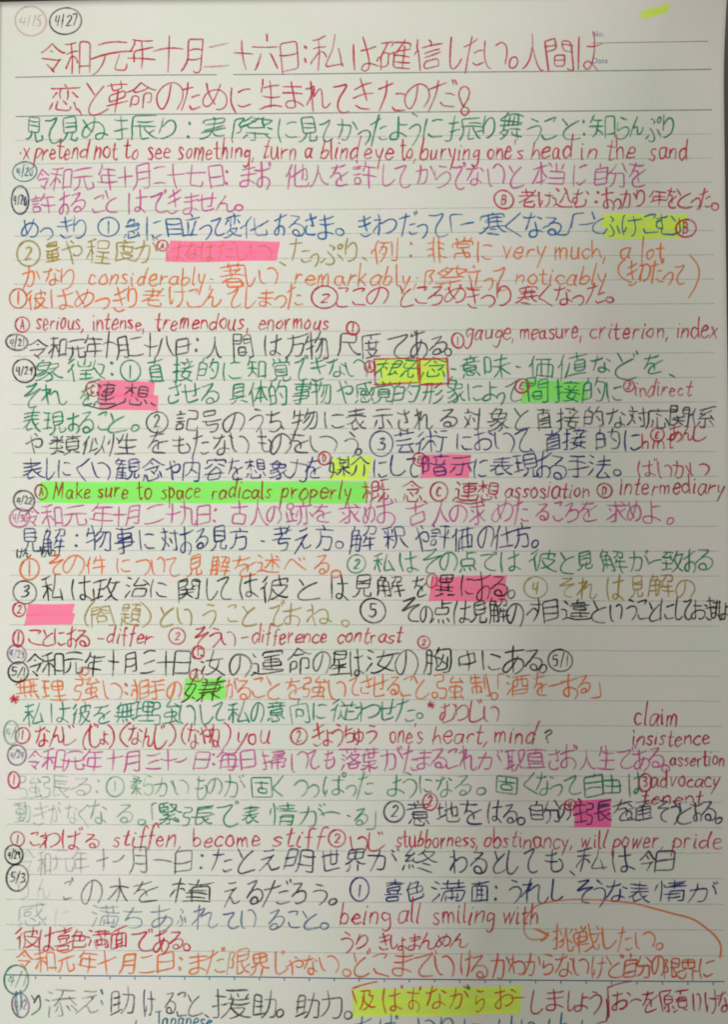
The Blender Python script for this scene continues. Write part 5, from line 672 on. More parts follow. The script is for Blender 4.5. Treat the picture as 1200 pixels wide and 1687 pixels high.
LAYOUT = r'''
# colour|yc left|yc right or -|height|label|tokens
L|red|92|88|56|red Japanese date heading on the first ruled line|令65,105 和107,148 元152,212 年212,252 十256,300 月303,332 二338,378*.45 十385,418 六420,460 日464,492 ：497,509 私514,567 は582,620 確625,680 信682,727 し742,762 た765,798 い800,838 。841,853 人862,896 間900,945 は952,990
L|red|161|153|50|red Japanese handwriting filling the second ruled line|恋82,128 、130,142 と144,175 革176,210 命212,255 の262,298 た298,330 め335,378 に382,415 生430,463 ま468,500 れ505,545 て548,578 き582,613 た625,668 の670,706 だ707,752
L|green|214|210|42|green Japanese dictionary entry with a bold colon|見42,70 て75,98 見100,128 ぬ133,175 振190,258 り263,288 ：304,318 実332,372 際380,447 に460,490 見494,522 て527,550 か554,588 っ591,610 た611,640 よ645,670 う673,692 に698,730 振738,795 り797,817 舞825,862 う870,893 こ895,920 と928,955 ：958,968 知975,1013 ら1018,1036 ん1040,1062 ぷ1064,1090 り1093,1110
R|red|262|262|17|red English gloss about pretending not to see|·30,36 X37,52 pretend56,145 not155,194 to205,228 see243,280 something,293,420 turn432,490 a502,516 blind528,592 eye600,650 to,660,686 burying692,792 one's803,862 head877,943 in957,985 the1000,1047 sand1070,1135
L|pink|294|286|40|pink Japanese date line under the red English gloss|令60,82 和84,118 元120,154 年163,193 十195,218 月221,246 二253,273 十275,303 七305,338 日347,367 ：370,377 ま397,420 ず421,447 他472,508 人510,543 を546,574 許582,620 し632,650 て652,675 か685,715 ら718,740 で745,768 な768,797 い805,830 と841,862 本880,903 当905,929 に946,967 自980,1000 分1004,1035 を1038,1065
L|pink|336|-|36|short pink Japanese line ending in a full stop|許52,90 す97,114 る115,140 こ153,172 と174,195 は213,242 で250,275 き276,298 ま304,327 せ326,356 ん356,388 。390,402
L|red|332|326|32|small red Japanese note at the right beside the short pink line|老855,884 け890,911 込913,945 む946,970 ：982,988 す993,1012 っ1013,1024 か1026,1048 り1049,1062 年1072,1099 を1100,1116 と1117,1140 っ1141,1155 た1154,1172 。1175,1185
L|blue|376|368|37|blue Japanese line with quotation brackets|め35,62 っ66,87 き97,120 り123,142 急205,232 に241,265 目276,300 立302,328 っ329,347 て348,370 変370,398 化400,443 す452,473 る474,500 さ503,520 ま526,550 。556,569 き592,613 わ616,652 だ660,688 っ690,706 て708,738 「741,762 一758,782 寒792,832 く837,860 な865,895 る896,922 」921,940 「942,960 一957,979 と976,998
L|blue|375|369|36|blue kana on the yellow marker at the right|ふ996,1022 け1025,1058 こ1062,1083 む1083,1116 」1098,1124
L|ochre|416|-|38|ochre Japanese handwriting left of the long pink marker|量75,98 や103,133 程143,182 度190,224 が226,258
L|orange|416|-|30|orange kana half hidden in the long pink marker|は275,302*.36 な304,330*.4 は333,355*.45 だ358,388*.36 し392,410*.32 い412,450*.32
L|ochre|417|414|38|pale ochre kana right of the long pink marker|、463,471 た480,511 っ513,525 ぷ528,566 り571,590 、596,602
L|orange|416|409|40|orange Japanese word before very much|例615,655 ：674,682 非705,735 常748,780 に788,812
R|orange|426|426|17|orange English words very much, a lot|very828,900 much,914,1000 a1022,1040 lot1055,1096
L|orange|457|-|38|orange kana at the start of the fifth text row|か38,65 な72,99 り101,122
R|orange|470|470|16|orange English word considerably|considerably145,340 ;344,352
L|orange|457|-|38|orange Japanese word between considerably and remarkably|著367,402 し405,420 い428,458
R|orange|470|470|16|orange English word remarkably with long r|remarkably485,678 ;682,690
L|orange|462|455|42|orange Japanese word right of remarkably|際702,768 立769,795 っ798,814 て815,838
R|orange|470|468|16|orange English word noticably|noticably850,1000
L|orange|455|448|38|orange kana in tall round brackets at the right edge|（1020,1040 き1034,1052 わ1053,1072 だ1073,1094 っ1095,1112 て1112,1132
L|orange|493|-|36|orange Japanese sentence beginning with a circled one|彼45,78 は83,118 め122,155 っ158,181 き187,208 り211,226 老234,270 け280,305 こ310,330 ん335,362 で375,400 し405,422 ま428,450 っ453,472 た474,498
L|red|493|484|35|red Japanese sentence after the large circled two|こ555,575 こ580,602 の607,642 と660,682 こ685,705 ろ707,730 め735,767 き769,790 っ794,815 り820,842 寒852,886 く890,910 な914,942 っ945,965 た967,998 。1002,1015
R|red|543|542|15|red English list from serious to enormous|serious,59,139 intense,152,240 tremendous,256,410 enormous426,542
L|grey|573|566|39|dark grey Japanese date line above the green entry|令45,78 和80,110 元111,140 年138,167 十168,190 月191,211 二213,235 十238,258 八258,286 日290,312 ：320,328 人340,368 間385,415 は435,465 万472,505 物505,543 尺557,593 度598,627 で642,682 あ678,703 る707,735 。736,746
R|red|566|556|16|red English list from gauge to index|gauge,767,850 measure,857,960 criterion,972,1105 index1115,1183
L|green|611|603|37|green Japanese entry line running into the boxed yellow marker|象57,102 徴112,172 ：180,188 直243,270 接285,318 的328,360 に368,398 知407,438 覚445,478 で487,507 き512,536 な540,570 い572,602
L|green|611|605|36|green kanji inside the two red boxes|概622,687 念695,737
L|green|611|602|37|green Japanese handwriting right of the red boxes|・745,753 意762,790 味800,840 ・851,859 価872,912 値920,967 な975,1007 ど1017,1050 を1062,1092 、1100,1109
L|green|653|-|35|green kana left of the pink marker with struck word|そ40,65 れ70,108 を133,155
L|grey|651|-|36|dark grey words written on the pink marker|連158,190 想205,245 、250,257
L|green|652|642|37|green Japanese line running into the green marker|さ278,297 せ300,330 る332,360 具380,407 体411,440 的443,472 事482,512 物513,545 や555,582 感586,615 覚615,648 的650,688 形697,730 象737,766 に771,795 よ797,820 っ820,834 て836,858 間867,903 接916,955 的962,995 に1000,1026
R|rose|656|652|14|faint red English word indirect|indirect1047,1140
L|green|696|-|36|green Japanese phrase ending before the circled grey two|表38,66 現72,107 す110,131 る132,155 こ162,179 と180,210 。218,230
L|grey|697|687|37|dark grey Japanese definition ending at the right edge|記290,325 号332,362 の370,400 う412,435 ち440,462 、465,471 物482,525 に535,566 表572,603 示617,648 さ657,675 れ682,712 る725,755 対765,793 象807,840 と850,873 直885,910 接920,956 的965,996 な1002,1031 対1035,1067 応1067,1102 関1105,1135 係1137,1178
L|grey|732|-|36|dark grey Japanese handwriting before the circled blue three|や45,70 類83,132 似137,173 性177,225 を245,275 も285,313 た317,345 な352,381 い382,410 も425,446 の447,477 を477,508 い512,555 う570,590 。588,599
L|navy|732|724|37|navy Japanese handwriting after the circled three|芸652,683 術685,737 に752,778 お782,811 い815,846 て850,875 、878,884 直897,926 接930,967 的982,1022 に1030,1057
L|red|720|714|24|tiny red kana above the slanted word hint|あ1104,1124 ん1125,1143 じ1144,1165
R|red|750|738|12|small slanted red word hint|hint1057,1112
L|navy|773|-|37|navy Japanese line running into the yellow marker|表37,70 し77,89 に97,116 く127,146 い152,181 観190,230 念235,270 や275,296 内303,330 容337,371 を377,400 想405,437 象445,476 力477,505 を505,530
L|navy|772|766|36|navy Japanese handwriting across the yellow and pink markers to the right|媒542,578 介580,608 に617,638 し645,667 て670,690 暗698,740 示743,780 に782,803 表810,845 現848,887 す885,908 る907,932 手937,968 法970,1007 。1013,1026
L|rose|779|773|30|faint red kana above the word intermediary|ば1052,1082 い1086,1107 か1110,1134 い1138,1168
R|brick|820|822|15|brick red English sentence written on the long green marker|Make87,150 sure160,212 to225,250 space265,330 radicals348,448 properly462,580
L|crimson|813|807|38|crimson kanji after the long green marker|概598,641 念664,697 、699,706
L|crimson|813|806|36|crimson kanji with a long sweeping underline|連750,788 想787,821
R|crimson|822|819|15|crimson misspelt English word assosiation|assosiation832,973
R|crimson|822|814|15|crimson English word intermediary with tall y|intermediary1020,1194
L|pink|850|842|37|pink Japanese date line under the green marker|令43,66 和70,103 元105,143 年150,185 十185,208 月209,230 二240,270 十273,295 九296,322 日326,346 ：352,358 古380,408 人412,439 の440,465 跡472,515 を517,546 求560,593 め598,618 ず620,654 古672,700 人712,740 の742,770 求775,800 め815,845 た847,872 る885,905 こ913,928 ろ930,953 を957,985 求1000,1033 め1035,1056 よ1060,1088 。1102,1113
L|navy|891|883|40|navy Japanese entry line with two full stops|見35,65 解70,108 ：122,132 物143,184 事190,220 に230,254 対265,295 す297,318 る320,341 見347,373 方380,410 ・430,436 考450,480 え487,513 方520,550 。553,564 解577,620 釈632,670 や685,706 評710,743 価745,780 の790,812 仕815,845 方846,875 。876,886
L|grey|911|-|15|tiny grey kana reading under the navy entry|け28,37 ん38,50 か68,80 い80,90
L|orange|931|-|35|orange Japanese example sentence with circled one|そ80,105 の108,138 件143,175 に193,215 つ225,248 い250,272 て273,297 見310,333 解347,380 を385,422 述425,463 べ470,503 る520,542 。548,562
L|green|931|923|35|green Japanese example sentence with circled two|私617,650 は660,688 そ697,725 の726,755 点757,784 で790,819 は827,858 彼875,918 と925,946 見952,976 解992,1033 が1038,1070 一1069,1090 致1092,1127 す1127,1148 る1147,1173
L|black|972|963|40|black Japanese sentence with circled three running into pink marker|私70,103 は120,149 政152,196 治205,243 に250,276 関292,328 し342,359 て358,381 は395,423 彼430,477 と492,526 は545,573 見582,614 解624,666 を682,703 異720,750 に760,783 す785,808 る810,836 。838,848
L|ochre|974|966|36|ochre Japanese words after the circled four|そ922,949 れ952,986 は1002,1028 見1040,1060 解1070,1111 の1117,1144
L|ochre|1013|-|35|faint ochre sentence with a bracketed word|（139,150*.8 問152,185*.8 題200,233*.9 ）236,248*.8 と265,286 い295,316 う335,356 こ375,393 と400,422 で445,468 す468,495 ね507,544 。564,576
L|black|1013|1005|37|black Japanese sentence running off the right edge|そ662,692 の692,713 点713,743 は750,776 見777,803 解807,838 の838,862 相872,918 違926,975 と977,1001 い1007,1026 う1032,1050 こ1052,1068 と1070,1090 に1090,1112 し1115,1126 て1126,1142 お1142,1165 き1164,1178 ま1174,1187 し1186,1192 ょ1188,1204
L|red|1050|-|30|red kana meaning to differ|こ48,70 と71,90 に90,108 す110,126 る127,147
R|red|1060|1060|14|red English word differ after a dash|-160,172 differ176,250
L|red|1050|-|30|red kana meaning difference|そ322,342 う345,364 い366,388
R|red|1060|1058|14|red English words difference and contrast|-395,408 difference415,540 contrast556,662
L|black|1095|1086|41|bold black Japanese date line with double circled date at its end|令45,73 和70,105 元107,136 年138,170 十177,196 月203,225 三233,256 十260,286 日290,313 ：318,325 汝330,368 の380,410 運415,467 命475,513 の517,543 星545,575 は577,598 汝603,655 の655,687 胸700,743 中757,785 に795,825 あ832,866 る867,893 。892,903
L|orange|1137|1128|36|orange Japanese line with deep red colon left of green marker|無27,63 理70,108 強122,163 い170,200 相217,246 手247,273 の275,300 が372,391 る392,413 こ417,436 と440,463 を472,498 強500,538 い542,570 て575,593 さ595,612 せ611,638 る640,660 こ662,680 と683,706 。712,721 強722,765 制775,806 。810,820 「822,832 酒835,870 を880,903 一905,928 す927,951 る952,973 」974,990
L|umber|1136|-|38|dark brown kanji on the small green marker|嫌305,368
L|teal|1176|1167|37|teal Japanese example line under the orange line|私40,73 は85,113 彼120,150 を155,183 無192,221 理221,253 強252,296 い297,322 し330,351 て351,373 私377,411 の415,436 意442,470 向482,508 に515,538 従547,586 わ586,625 せ625,653 た653,684 。685,696
L|rose|1178|1172|32|faint red kana reading beside the red star|む725,751 り752,771 じ775,798 い798,822
L|red|1214|1206|36|red kana readings in three pairs of brackets|な57,80 ん82,105 じ105,124 （135,146 じ148,163 ょ164,178 ）180,191 （199,211 な211,233 ん234,254 じ255,274 ）277,289 （297,309 な309,328 や329,347 ね346,363 ）364,376
R|red|1226|1226|18|red English word you|you388,446
L|red|1214|1206|34|red kana reading after the circled two|き515,533 ょ535,548 う550,566 ち566,584 ゅ583,600 う602,622
R|red|1226|1224|17|red English words one's heart, mind|one's642,697 heart,712,806 mind815,883
R|grey|1226|1224|15|small grey question mark|?896,911
R|crimson|1198|1194|17|crimson word claim in the right margin|claim1045,1118
R|crimson|1230|1227|15|crimson word insistence in the right margin|insistence1042,1170
L|pink|1254|1250|36|pink Japanese date line under the red readings|令45,68 和70,105 元105,139 年138,169 十175,200 月203,230 三240,265 十265,290 一289,310 日322,346 ：349,355 毎360,393 日397,420 掃432,470 い480,507 て507,528 も534,553 落562,596 葉597,623 が630,665 た665,690 ま690,711 る710,736 こ737,754 れ758,787 が787,826 取833,866 直867,900 さ905,923 ず923,951 人955,982 生985,1013 で1017,1046 あ1045,1070 る1069,1093 。1093,1106
R|crimson|1266|1261|13|crimson word assertion at the right edge|assertion1105,1195
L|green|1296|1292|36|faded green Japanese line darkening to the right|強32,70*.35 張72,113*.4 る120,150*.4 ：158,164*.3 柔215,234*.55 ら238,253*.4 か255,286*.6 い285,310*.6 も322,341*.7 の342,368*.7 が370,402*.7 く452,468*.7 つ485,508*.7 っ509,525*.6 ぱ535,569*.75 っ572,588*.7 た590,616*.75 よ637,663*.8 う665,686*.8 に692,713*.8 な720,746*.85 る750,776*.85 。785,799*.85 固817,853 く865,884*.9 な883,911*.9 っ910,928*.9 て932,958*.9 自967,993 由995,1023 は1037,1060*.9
L|teal|1294|-|35|teal kanji with bluish box stroke in the faded green line|固416,447
R|crimson|1298|1296|14|crimson word advocacy in the right margin|advocacy1072,1186
R|crimson|1327|1325|12|crimson word tenent in the right margin|tenent1058,1160
L|green|1340|-|36|faded green Japanese line with quotation bracket|動25,50*.3 き55,80*.3 が82,100*.3 な108,128*.3 く130,147*.45 な146,176*.5 る193,218*.55 。227,240*.6 「251,260*.7 緊262,297 張300,353*.9 で360,393*.9 表400,427 情445,488*.9 が497,535*.8 一530,560*.9 ・574,580 る584,606*.8 」606,620*.8
L|indigo|1340|1338|37|indigo Japanese sentence crossing the magenta marker|意674,708 地720,756 を762,793 は805,828 る830,851 。852,863 自875,896 分897,926 の920,941 主945,968 張968,1008 を1012,1045 通1035,1073 そ1085,1105 う1106,1120 と1118,1141 す1141,1158 る1158,1178 。1180,1191
L|red|1383|-|30|red kana reading before stiffen|こ50,66 わ65,98 ば102,136 る140,161
R|red|1395|1394|16|red English words from stiffen to stiff|stiffen,185,300 become317,430 stiff447,535
L|red|1382|-|30|red kana between stiff and stubborness|い578,605 じ608,634
R|red|1393|1397|15|red English list from stubborness to pride|stubborness,652,790 obstinancy,797,946 will957,1000 power,1010,1094 pride1107,1190
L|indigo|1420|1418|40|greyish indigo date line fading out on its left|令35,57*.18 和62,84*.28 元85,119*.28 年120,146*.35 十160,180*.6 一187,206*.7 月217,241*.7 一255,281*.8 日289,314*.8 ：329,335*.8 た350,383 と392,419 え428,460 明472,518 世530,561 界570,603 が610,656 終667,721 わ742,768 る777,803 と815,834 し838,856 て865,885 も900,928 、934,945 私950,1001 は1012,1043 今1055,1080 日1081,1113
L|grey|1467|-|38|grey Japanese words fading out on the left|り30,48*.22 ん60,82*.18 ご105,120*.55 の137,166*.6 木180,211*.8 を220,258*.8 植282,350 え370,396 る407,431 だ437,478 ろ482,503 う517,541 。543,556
L|navy|1464|1470|38|navy Japanese phrase after the tall circled one|喜635,663 色671,700 満712,766 面777,805 ：816,821 う840,858 れ862,903 し910,928 そ952,976 う979,996 な997,1033 表1037,1071 情1082,1130 が1137,1183
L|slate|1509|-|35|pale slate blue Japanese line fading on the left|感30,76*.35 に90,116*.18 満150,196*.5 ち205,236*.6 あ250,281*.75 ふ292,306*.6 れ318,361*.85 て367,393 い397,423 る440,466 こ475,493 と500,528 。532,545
R|red|1520|1522|18|red English words being all smiling with|being560,643 all655,693 smiling712,816 with828,888
L|red|1546|-|34|short red Japanese sentence low on the left|彼27,65 は65,90 喜92,118 色117,143 満145,180 面182,211 で217,251 あ255,278 る279,302 。303,312
L|red|1551|1551|28|red kana reading low in the middle of the page|う564,582 り588,606 き625,643 し645,656 ょ656,670 ま675,692 ん692,718 め720,745 ん745,770
L|orange|1540|1546|40|orange Japanese words at the end of the long arrow|挑912,945 戦946,988 し995,1015 た1019,1042 い1046,1079 。1084,1096
L|orange|1583|-|38|orange date line just above the bottom blue rule|令27,53 和57,92 元95,123 年130,158 十160,191 月198,221 二230,256 日260,286 ：294,300 ま312,341 だ340,371 限377,411 界412,443 じ455,473 ゃ472,498 な502,523 い527,558 。565,578
L|vermilion|1583|1594|40|vermilion Japanese words just above the bottom rule at the right|ど583,610 こ615,640 ま650,678 で683,718 い718,750 け760,778 る778,804 か812,841 わ840,866 か865,890 ら895,913 な915,946 い945,973 け977,998 ど1002,1029 自1030,1050 分1048,1075 の1075,1096 限1094,1122 界1122,1151 に1155,1178
L|grey|1650|-|44|grey Japanese words below the bottom rule|添75,125*.55 え130,166*.5 助182,220*.9 け237,255*.9 る270,290*.9 こ292,308*.9 と310,333*.9 、337,345*.9 援352,412 助418,455 。458,470 助487,527 力530,562 。567,579
L|vermilion|1645|1645|40|vermilion kana on the bottom yellow marker|及592,619 ば632,664 ず672,694 な702,734 が740,771 ら783,799 お817,848 一841,864
L|crimson|1645|1650|38|crimson kana between the bottom yellow marker and tall bracket|し878,897 ま900,929 し937,948 ょ950,970 う973,990
L|crimson|1648|1650|38|crimson words after the tall bracket at the bottom right|お1009,1038 一1038,1057 を1058,1083 願1089,1134 い1143,1155 け1163,1184 な1183,1206
L|cyan|1696|-|40|teal kana cut by the lower edge of the photo|っ182,200 お212,246
R|cyan|1692|1692|14|teal English word cut by the lower edge of the photo|Japanese255,350
L|cyan|1697|1697|44|teal kana tops at the lower edge under the yellow marker|す583,612 ば625,655 い690,720 り725,745 に765,795 は822,850 い860,885 は905,935 に960,985
'''
KANA_SMALL = 'っゃゅょ。、・：「」'
def slope_at(y): return -12 + 27 * (y - 150) / 1460.0
def parse(tok):
    dens = 1.0
    if '*' in tok: tok, f = tok.split('*'); dens = float(f)
    a, x1 = tok.rsplit(',', 1)
    k = len(a)
    while a[k - 1].isdigit(): k -= 1
    return a[:k], float(a[k:]), float(x1), dens
seed = 0
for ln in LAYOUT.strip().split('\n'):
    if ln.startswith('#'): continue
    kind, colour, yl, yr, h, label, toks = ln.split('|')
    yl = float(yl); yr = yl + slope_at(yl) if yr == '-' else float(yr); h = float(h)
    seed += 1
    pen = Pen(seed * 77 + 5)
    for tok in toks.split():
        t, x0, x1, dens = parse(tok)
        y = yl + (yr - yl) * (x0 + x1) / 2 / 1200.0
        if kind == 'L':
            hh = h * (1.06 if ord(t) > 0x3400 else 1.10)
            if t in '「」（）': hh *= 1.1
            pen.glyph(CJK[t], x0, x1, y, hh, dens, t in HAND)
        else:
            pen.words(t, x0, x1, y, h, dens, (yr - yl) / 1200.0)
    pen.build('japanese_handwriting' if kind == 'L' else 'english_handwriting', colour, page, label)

# ---------------------------------------------------------------- marker swipes (under the ink)
def swipe(colour, x0, y0, x1, y1, rows, label, seed_, slant_=0.0, dens=0.92):
    r = random.Random(seed_); vs = []; fs = []; ds = []
    hh = (y1 - y0) / rows
    for k in range(rows):
        a = y0 + hh * k - (2.0 if k else 0) ; c = y0 + hh * (k + 1) + (2.0 if k < rows - 1 else 0)
        xa = x0 + r.uniform(-3, 4); xb = x1 + r.uniform(-5, 4)
        n = max(8, int((xb - xa) / 5)); base = len(vs); p1, p2 = r.uniform(0, 6), r.uniform(0, 6)
        tilt = r.uniform(-2.0, 2.0); cut = r.uniform(0, 5); dd = dens * r.uniform(0.88, 1.0)
        for i in range(n + 1):
            t = i / n; x = xa + (xb - xa) * t
            sl = slant_ * (t - .5) + tilt * (t - .5)
            yt = a + sl + 0.8 * math.sin(p1 + x / 23.0); yb = c + sl + 0.9 * math.sin(p2 + x / 31.0)
            xt = x + cut * (1 - t) + 0.5; xl = x - cut * t
            for j, (xx, yy) in enumerate(((xt, yt), ((xt + xl) / 2, (yt + yb) / 2), (xl, yb))):
                vs.append(world(*scan(xx, yy), 0.000032 + k * 4e-6))
                ds.append(dd * (0.82 if j == 1 else 1.0) * (1.0 if 0 < i < n else 0.85))
            if i:
                b0 = base + 3 * i
                fs.append((b0 - 3, b0 - 2, b0 + 1, b0)); fs.append((b0 - 2, b0 - 1, b0 + 2, b0 + 1))
    return link('highlighter_mark', vs, fs, MARK[colour], page, ds, label)
swipe('yellow', 993, 353, 1130, 393, 2, 'yellow highlighter mark at the right edge under blue kana', 1)
swipe('pink', 273, 397, 458, 431, 2, 'long pink highlighter mark with nearly erased words', 2, 0, 0.97)
swipe('yellow', 620, 592, 737, 632, 2, 'yellow highlighter mark inside two red boxes', 3)
swipe('pink', 160, 628, 259, 676, 2, 'pink highlighter mark with dark grey words', 4, 4, 0.85)
swipe('green', 858, 627, 966, 662, 2, 'green highlighter mark on green kanji', 5)
swipe('yellow', 540, 753, 612, 790, 2, 'yellow highlighter mark on navy kanji', 6)
swipe('pink', 692, 749, 780, 788, 2, 'pink highlighter mark on navy kanji', 7, 0, 0.97)
swipe('green', 66, 793, 604, 829, 2, 'long green highlighter mark under brick red English words', 8)
swipe('pink', 709, 949, 837, 991, 2, 'pink highlighter mark on black kanji', 9, 0, 0.93)
swipe('pink', 41, 995, 124, 1030, 2, 'blank pink highlighter mark at the left with no words', 10, -3, 0.97)
swipe('green', 302, 1117, 371, 1153, 2, 'small green highlighter mark on dark kanji', 11)
swipe('magenta', 944, 1317, 1007, 1363, 2, 'magenta highlighter mark on indigo kanji', 12, 0, 0.95)
swipe('yellow', 582, 1627, 858, 1673, 2, 'yellow highlighter mark at the lower edge of the page', 13, -4)
swipe('yellow', 1058, 11, 1104, 27, 2, 'short yellow highlighter dab above the printed word No', 14, -13, 0.8)

# ---------------------------------------------------------------- ringed numerals and dates
def ringed(name, colour, cx, cy, rx, ry, text, xh, label, dens=1.0, wide=1.0, turns=1.06, inner=None):
    global seed
    seed += 1
    pen = Pen(seed * 31 + 3, e=0.00009); pen.ring(cx, cy, rx, ry, dens, turns)
    o = pen.build(name, colour, page, label)
    p2 = Pen(seed * 31 + 4, e=0.00009)
    tw = rx * (1.45 if len(text) > 2 else 0.62)
    if text in '1': tw = rx * 0.2
    hh = xh * (1.6 if text[0].isdigit() or text[0].isupper() else 1.0)
    p2.words(text, cx - tw / 2 + (0 if len(text) > 1 else -0.5), cx + tw / 2, cy + hh / 2, xh, dens, 0, wide)
    p2.build('numeral', inner or colour, o)
RD = '''peach 51 35 26 24 4/15 10 1|black 108 35 25 23 4/27 10 1|cyan 41 283 19 17 4/20 8 .9|indigo 33 330 15 22 4/20 9 1|grey 28 564 18 13 4/21 8 1
black 40 611 19 19 4/29 8 1|grey 40 825 18 16 4/22 7 1|pink 33 853 17 15 4/30 8 .9|violet 28 1078 16 15 4/23 7 .9|black 30 1107 16 17 5/1 9 1
black 924 1088 19 19 5/1 10 1|teal 19 1207 12 20 4/1 10 .5|violet 28 1244 15 17 4/24 7 .8|black 23 1408 14 17 4/29 8 1|black 29 1446 18 22 5/3 9 1
teal 27 1614 21 23 4/1 11 .7|violet 34 1656 14 20 4/2 9 .8'''
WHERE = ['faded peach ringed date in the top left corner', 'dark ringed date at the top left beside the faded peach one', 'pale blue ringed date at the left margin',
 'dark narrow ringed date under the pale blue one', 'flat grey ringed date at the left margin', 'bold black ringed date under the flat grey one',
 'grey ringed date beside the long green marker', 'pink ringed date touching the pink date line', 'pale violet ringed date above a bold black one',
 'bold black ringed date under the pale violet one', 'large black ringed date at the end of the bold black line', 'scribbled teal ringed date at the left edge',
 'pale violet ringed date under the scribbled teal one', 'black ringed date touching the tall one beneath', 'tall black ringed date low on the left margin',
 'teal ringed scribble crossing the bottom rule', 'violet ringed scribble in the lower left corner']
for s, lb in zip(RD.replace('\n', '|').split('|'), WHERE):
    c, x, y, rx, ry, t, xh, dn = s.split()
    ringed('circled_date', c, float(x), float(y), float(rx), float(ry), t, float(xh) * 1.0, lb, float(dn) * (0.55 if c == 'peach' else 1), 0.85,
           1.5 if 'scribble' in lb else 1.06)
RN = '''red 831 329 16 15 B 10|blue 179 374 17 16 1 13|red 1131 376 16 15 B 11|red 268 405 9 9 A 6|ochre 47 418 20 20 2 13|vermilion 30 492 15 15 1 12|crimson 535 490 21 19 2 11
red 37 535 12 12 A 9|red 582 541 10 11 1 9|red 755 561 10 12 1 9|green 215 611 17 17 1 14|red 610 604 9 9 A 6|red 153 641 11 12 C 8|red 861 636 12 11 E 7
rose 1037 636 9 9 2 6|grey 259 696 18 17 2 12|navy 629 731 20 20 3 13|red 1084 716 11 11 E 7|red 535 755 10 11 D 7|red 692 757 11 11 E 7
brick 68 811 10 12 A 8|crimson 724 810 15 15 C 9|crimson 997 808 12 12 D 8|orange 49 938 16 17 1 14|green 588 929 15 15 2 11|black 41 976 19 19 3 12
red 712 957 9 11 1 9|ochre 883 968 19 18 4 12|red 32 1004 10 12 2 8|black 615 1006 21 20 5 13|red 30 1052 9 13 1 10|red 292 1048 14 13 2 9|red 699 1058 10 10 2 7
red 327 1075 9 11 1 8|red 324 1113 11 10 A 7|red 37 1212 12 13 1 10|red 493 1213 13 14 2 10|red 23 1285 9 14 1 10|green 190 1296 15 16 1 12|crimson 1064 1289 11 14 3 9
indigo 650 1337 17 17 2 11|red 709 1321 12 14 2 10|crimson 940 1326 9 9 4 6|red 29 1382 11 12 1 9|red 556 1381 14 14 2 10|navy 593 1465 15 20 1 14'''
CN = {'red': 'red', 'rose': 'faint red', 'vermilion': 'orange red', 'ochre': 'ochre', 'brick': 'brick red'}
for s in RN.replace('\n', '|').split('|'):
    c, x, y, rx, ry, t, xh = s.split()
    dn = 0.5 if (c, x) == ('green', '190') else 1.0
    ringed('circled_numeral', c, float(x), float(y), float(rx), float(ry), t, float(xh) * .95, '%s circled %s' % (CN.get(c, c), t), dn)

# ---------------------------------------------------------------- boxes, arrow, brackets and stray marks
def marks(name, colour, strokes, label=None, width=0.42, dens=1.0, smooth=True):
    global seed
    seed += 1
    pen = Pen(seed, width, 0.00008)
    for s in strokes: pen.stroke(catmull(s, 6) if smooth else s, dens)
    return pen.build(name, colour, page, label)
marks('box_outline', 'red', [[(617, 593), (619, 634)], [(616, 592), (689, 590)], [(688, 590), (691, 631)], [(617, 634), (692, 630)]], 'left red ink box around one kanji', 0.5, 1, False)
marks('box_outline', 'red', [[(692, 590), (693, 632)], [(691, 592), (738, 591)], [(737, 590), (740, 633)], [(692, 634), (740, 632)]], 'right red ink box around one kanji', 0.5, 1, False)
marks('arrow', 'orange', [[(1187, 1578), (1189, 1560), (1182, 1545), (1166, 1530), (1142, 1514), (1110, 1505), (1080, 1497), (1045, 1488), (1010, 1484), (975, 1482), (940, 1482), (905, 1486), (882, 1494), (868, 1512), (864, 1532), (871, 1545), (884, 1548), (902, 1545)],
                             [(882, 1530), (896, 1536), (905, 1542)], [(904, 1536), (898, 1546), (892, 1550)]], 'long thin curved arrow at the lower right', 0.46, 1.0)
marks('exclamation_mark', 'red', [[(764, 176), (757, 158), (760, 146), (768, 143), (774, 150), (772, 162), (764, 176), (760, 184), (766, 190), (773, 185), (771, 178), (764, 176)]], 'looped red exclamation mark')
marks('bracket', 'orange', [[(1137, 420), (1149, 434), (1153, 452), (1146, 474), (1135, 491)]], 'tall orange closing bracket at the right edge')
marks('bracket', 'crimson', [[(1004, 1676), (1003, 1650), (1002, 1626)], [(1002, 1627), (1018, 1621), (1042, 1616)]], 'tall crimson opening bracket below the bottom rule')
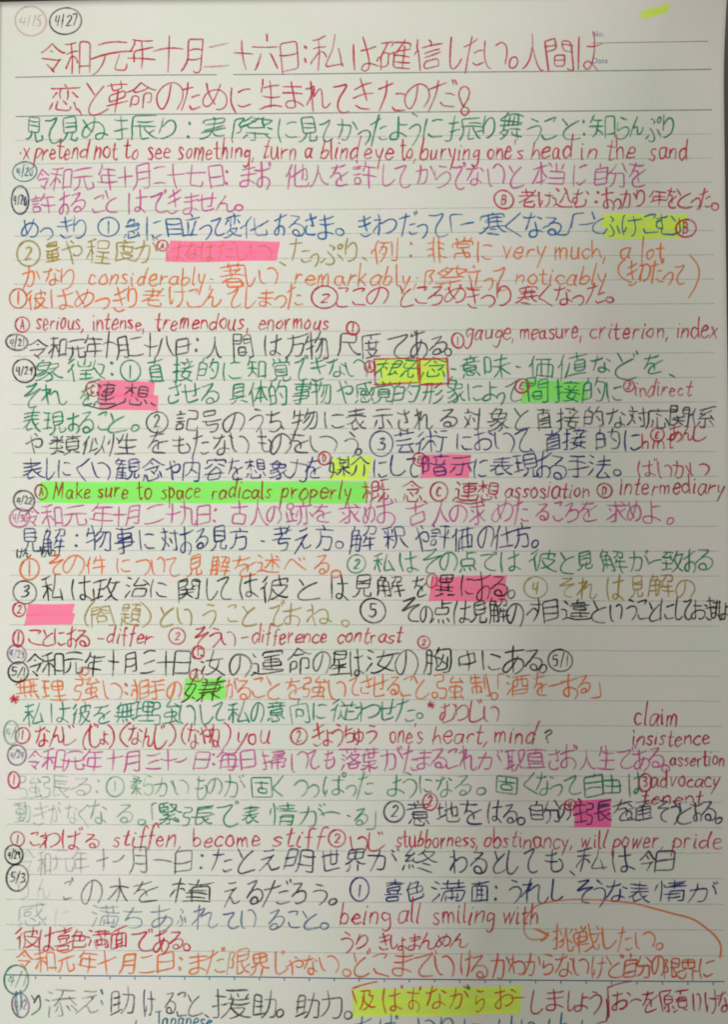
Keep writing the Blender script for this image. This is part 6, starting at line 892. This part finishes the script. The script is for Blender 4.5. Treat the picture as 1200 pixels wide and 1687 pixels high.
marks('bracket', 'crimson', [[(1000, 1646), (1002, 1666), (1000, 1682)], [(1000, 1682), (984, 1686)]], 'crimson closing bracket at the lower edge')
marks('pen_stroke', 'vermilion', [[(582, 1628), (600, 1622), (622, 1617)], [(581, 1632), (588, 1654)]], 'orange red opening bracket at the bottom yellow marker')
marks('pen_stroke', 'grey', [[(140, 667), (170, 674), (190, 668), (208, 661)]], 'dark grey underline below the struck word')
marks('pen_stroke', 'crimson', [[(752, 826), (775, 830), (800, 825)]], 'crimson sweep below the kanji')
star = lambda x, y, s: [[(x - s, y - .3 * s), (x + s, y + .3 * s)], [(x - .2 * s, y - s), (x + .2 * s, y + s)], [(x - .7 * s, y + .7 * s), (x + .7 * s, y - .7 * s)], [(x - .8 * s, y + .2 * s), (x + .6 * s, y + .1 * s)], [(x - .5 * s, y - .6 * s), (x + .5 * s, y + .8 * s)]]
marks('star_mark', 'red', star(24, 1152, 7), 'red ink star at the left margin', 0.5, 1, False)
marks('star_mark', 'red', star(711, 1161, 6), 'red ink star in the middle of the page', 0.5, 1, False)
marks('colon', 'red', [[(207, 1127), (209, 1130)], [(207, 1141), (210, 1144)]], 'deep red colon in the orange line', 0.75, 1, False)
marks('colon', 'cyan', [[(167, 1631), (169, 1637)], [(167, 1649), (169, 1654)]], 'dark teal colon below the bottom rule', 0.65, 1, False)
marks('pen_stroke', 'green', [[(770, 1626), (774, 1629)], [(771, 1629), (774, 1626)]], 'green ink dot on the bottom yellow marker', 0.7, 1, False)
marks('pen_stroke', 'orange', [[(132, 1100), (134, 1110), (142, 1112), (148, 1104)], [(130, 1112), (140, 1120), (150, 1116)], [(140, 1098), (146, 1101)]], 'small orange scribble over the bold black date')
marks('pen_stroke', 'grey', [[(56, 1652), (64, 1640), (66, 1660), (52, 1672)], [(52, 1640), (58, 1650)]], 'grey hooked stroke at the lower left')
marks('pen_stroke', 'cyan', [[(27, 1634), (26, 1655), (30, 1672)], [(34, 1632), (36, 1660)]], 'blue scribble strokes in the lower left corner', 0.6, 0.7)
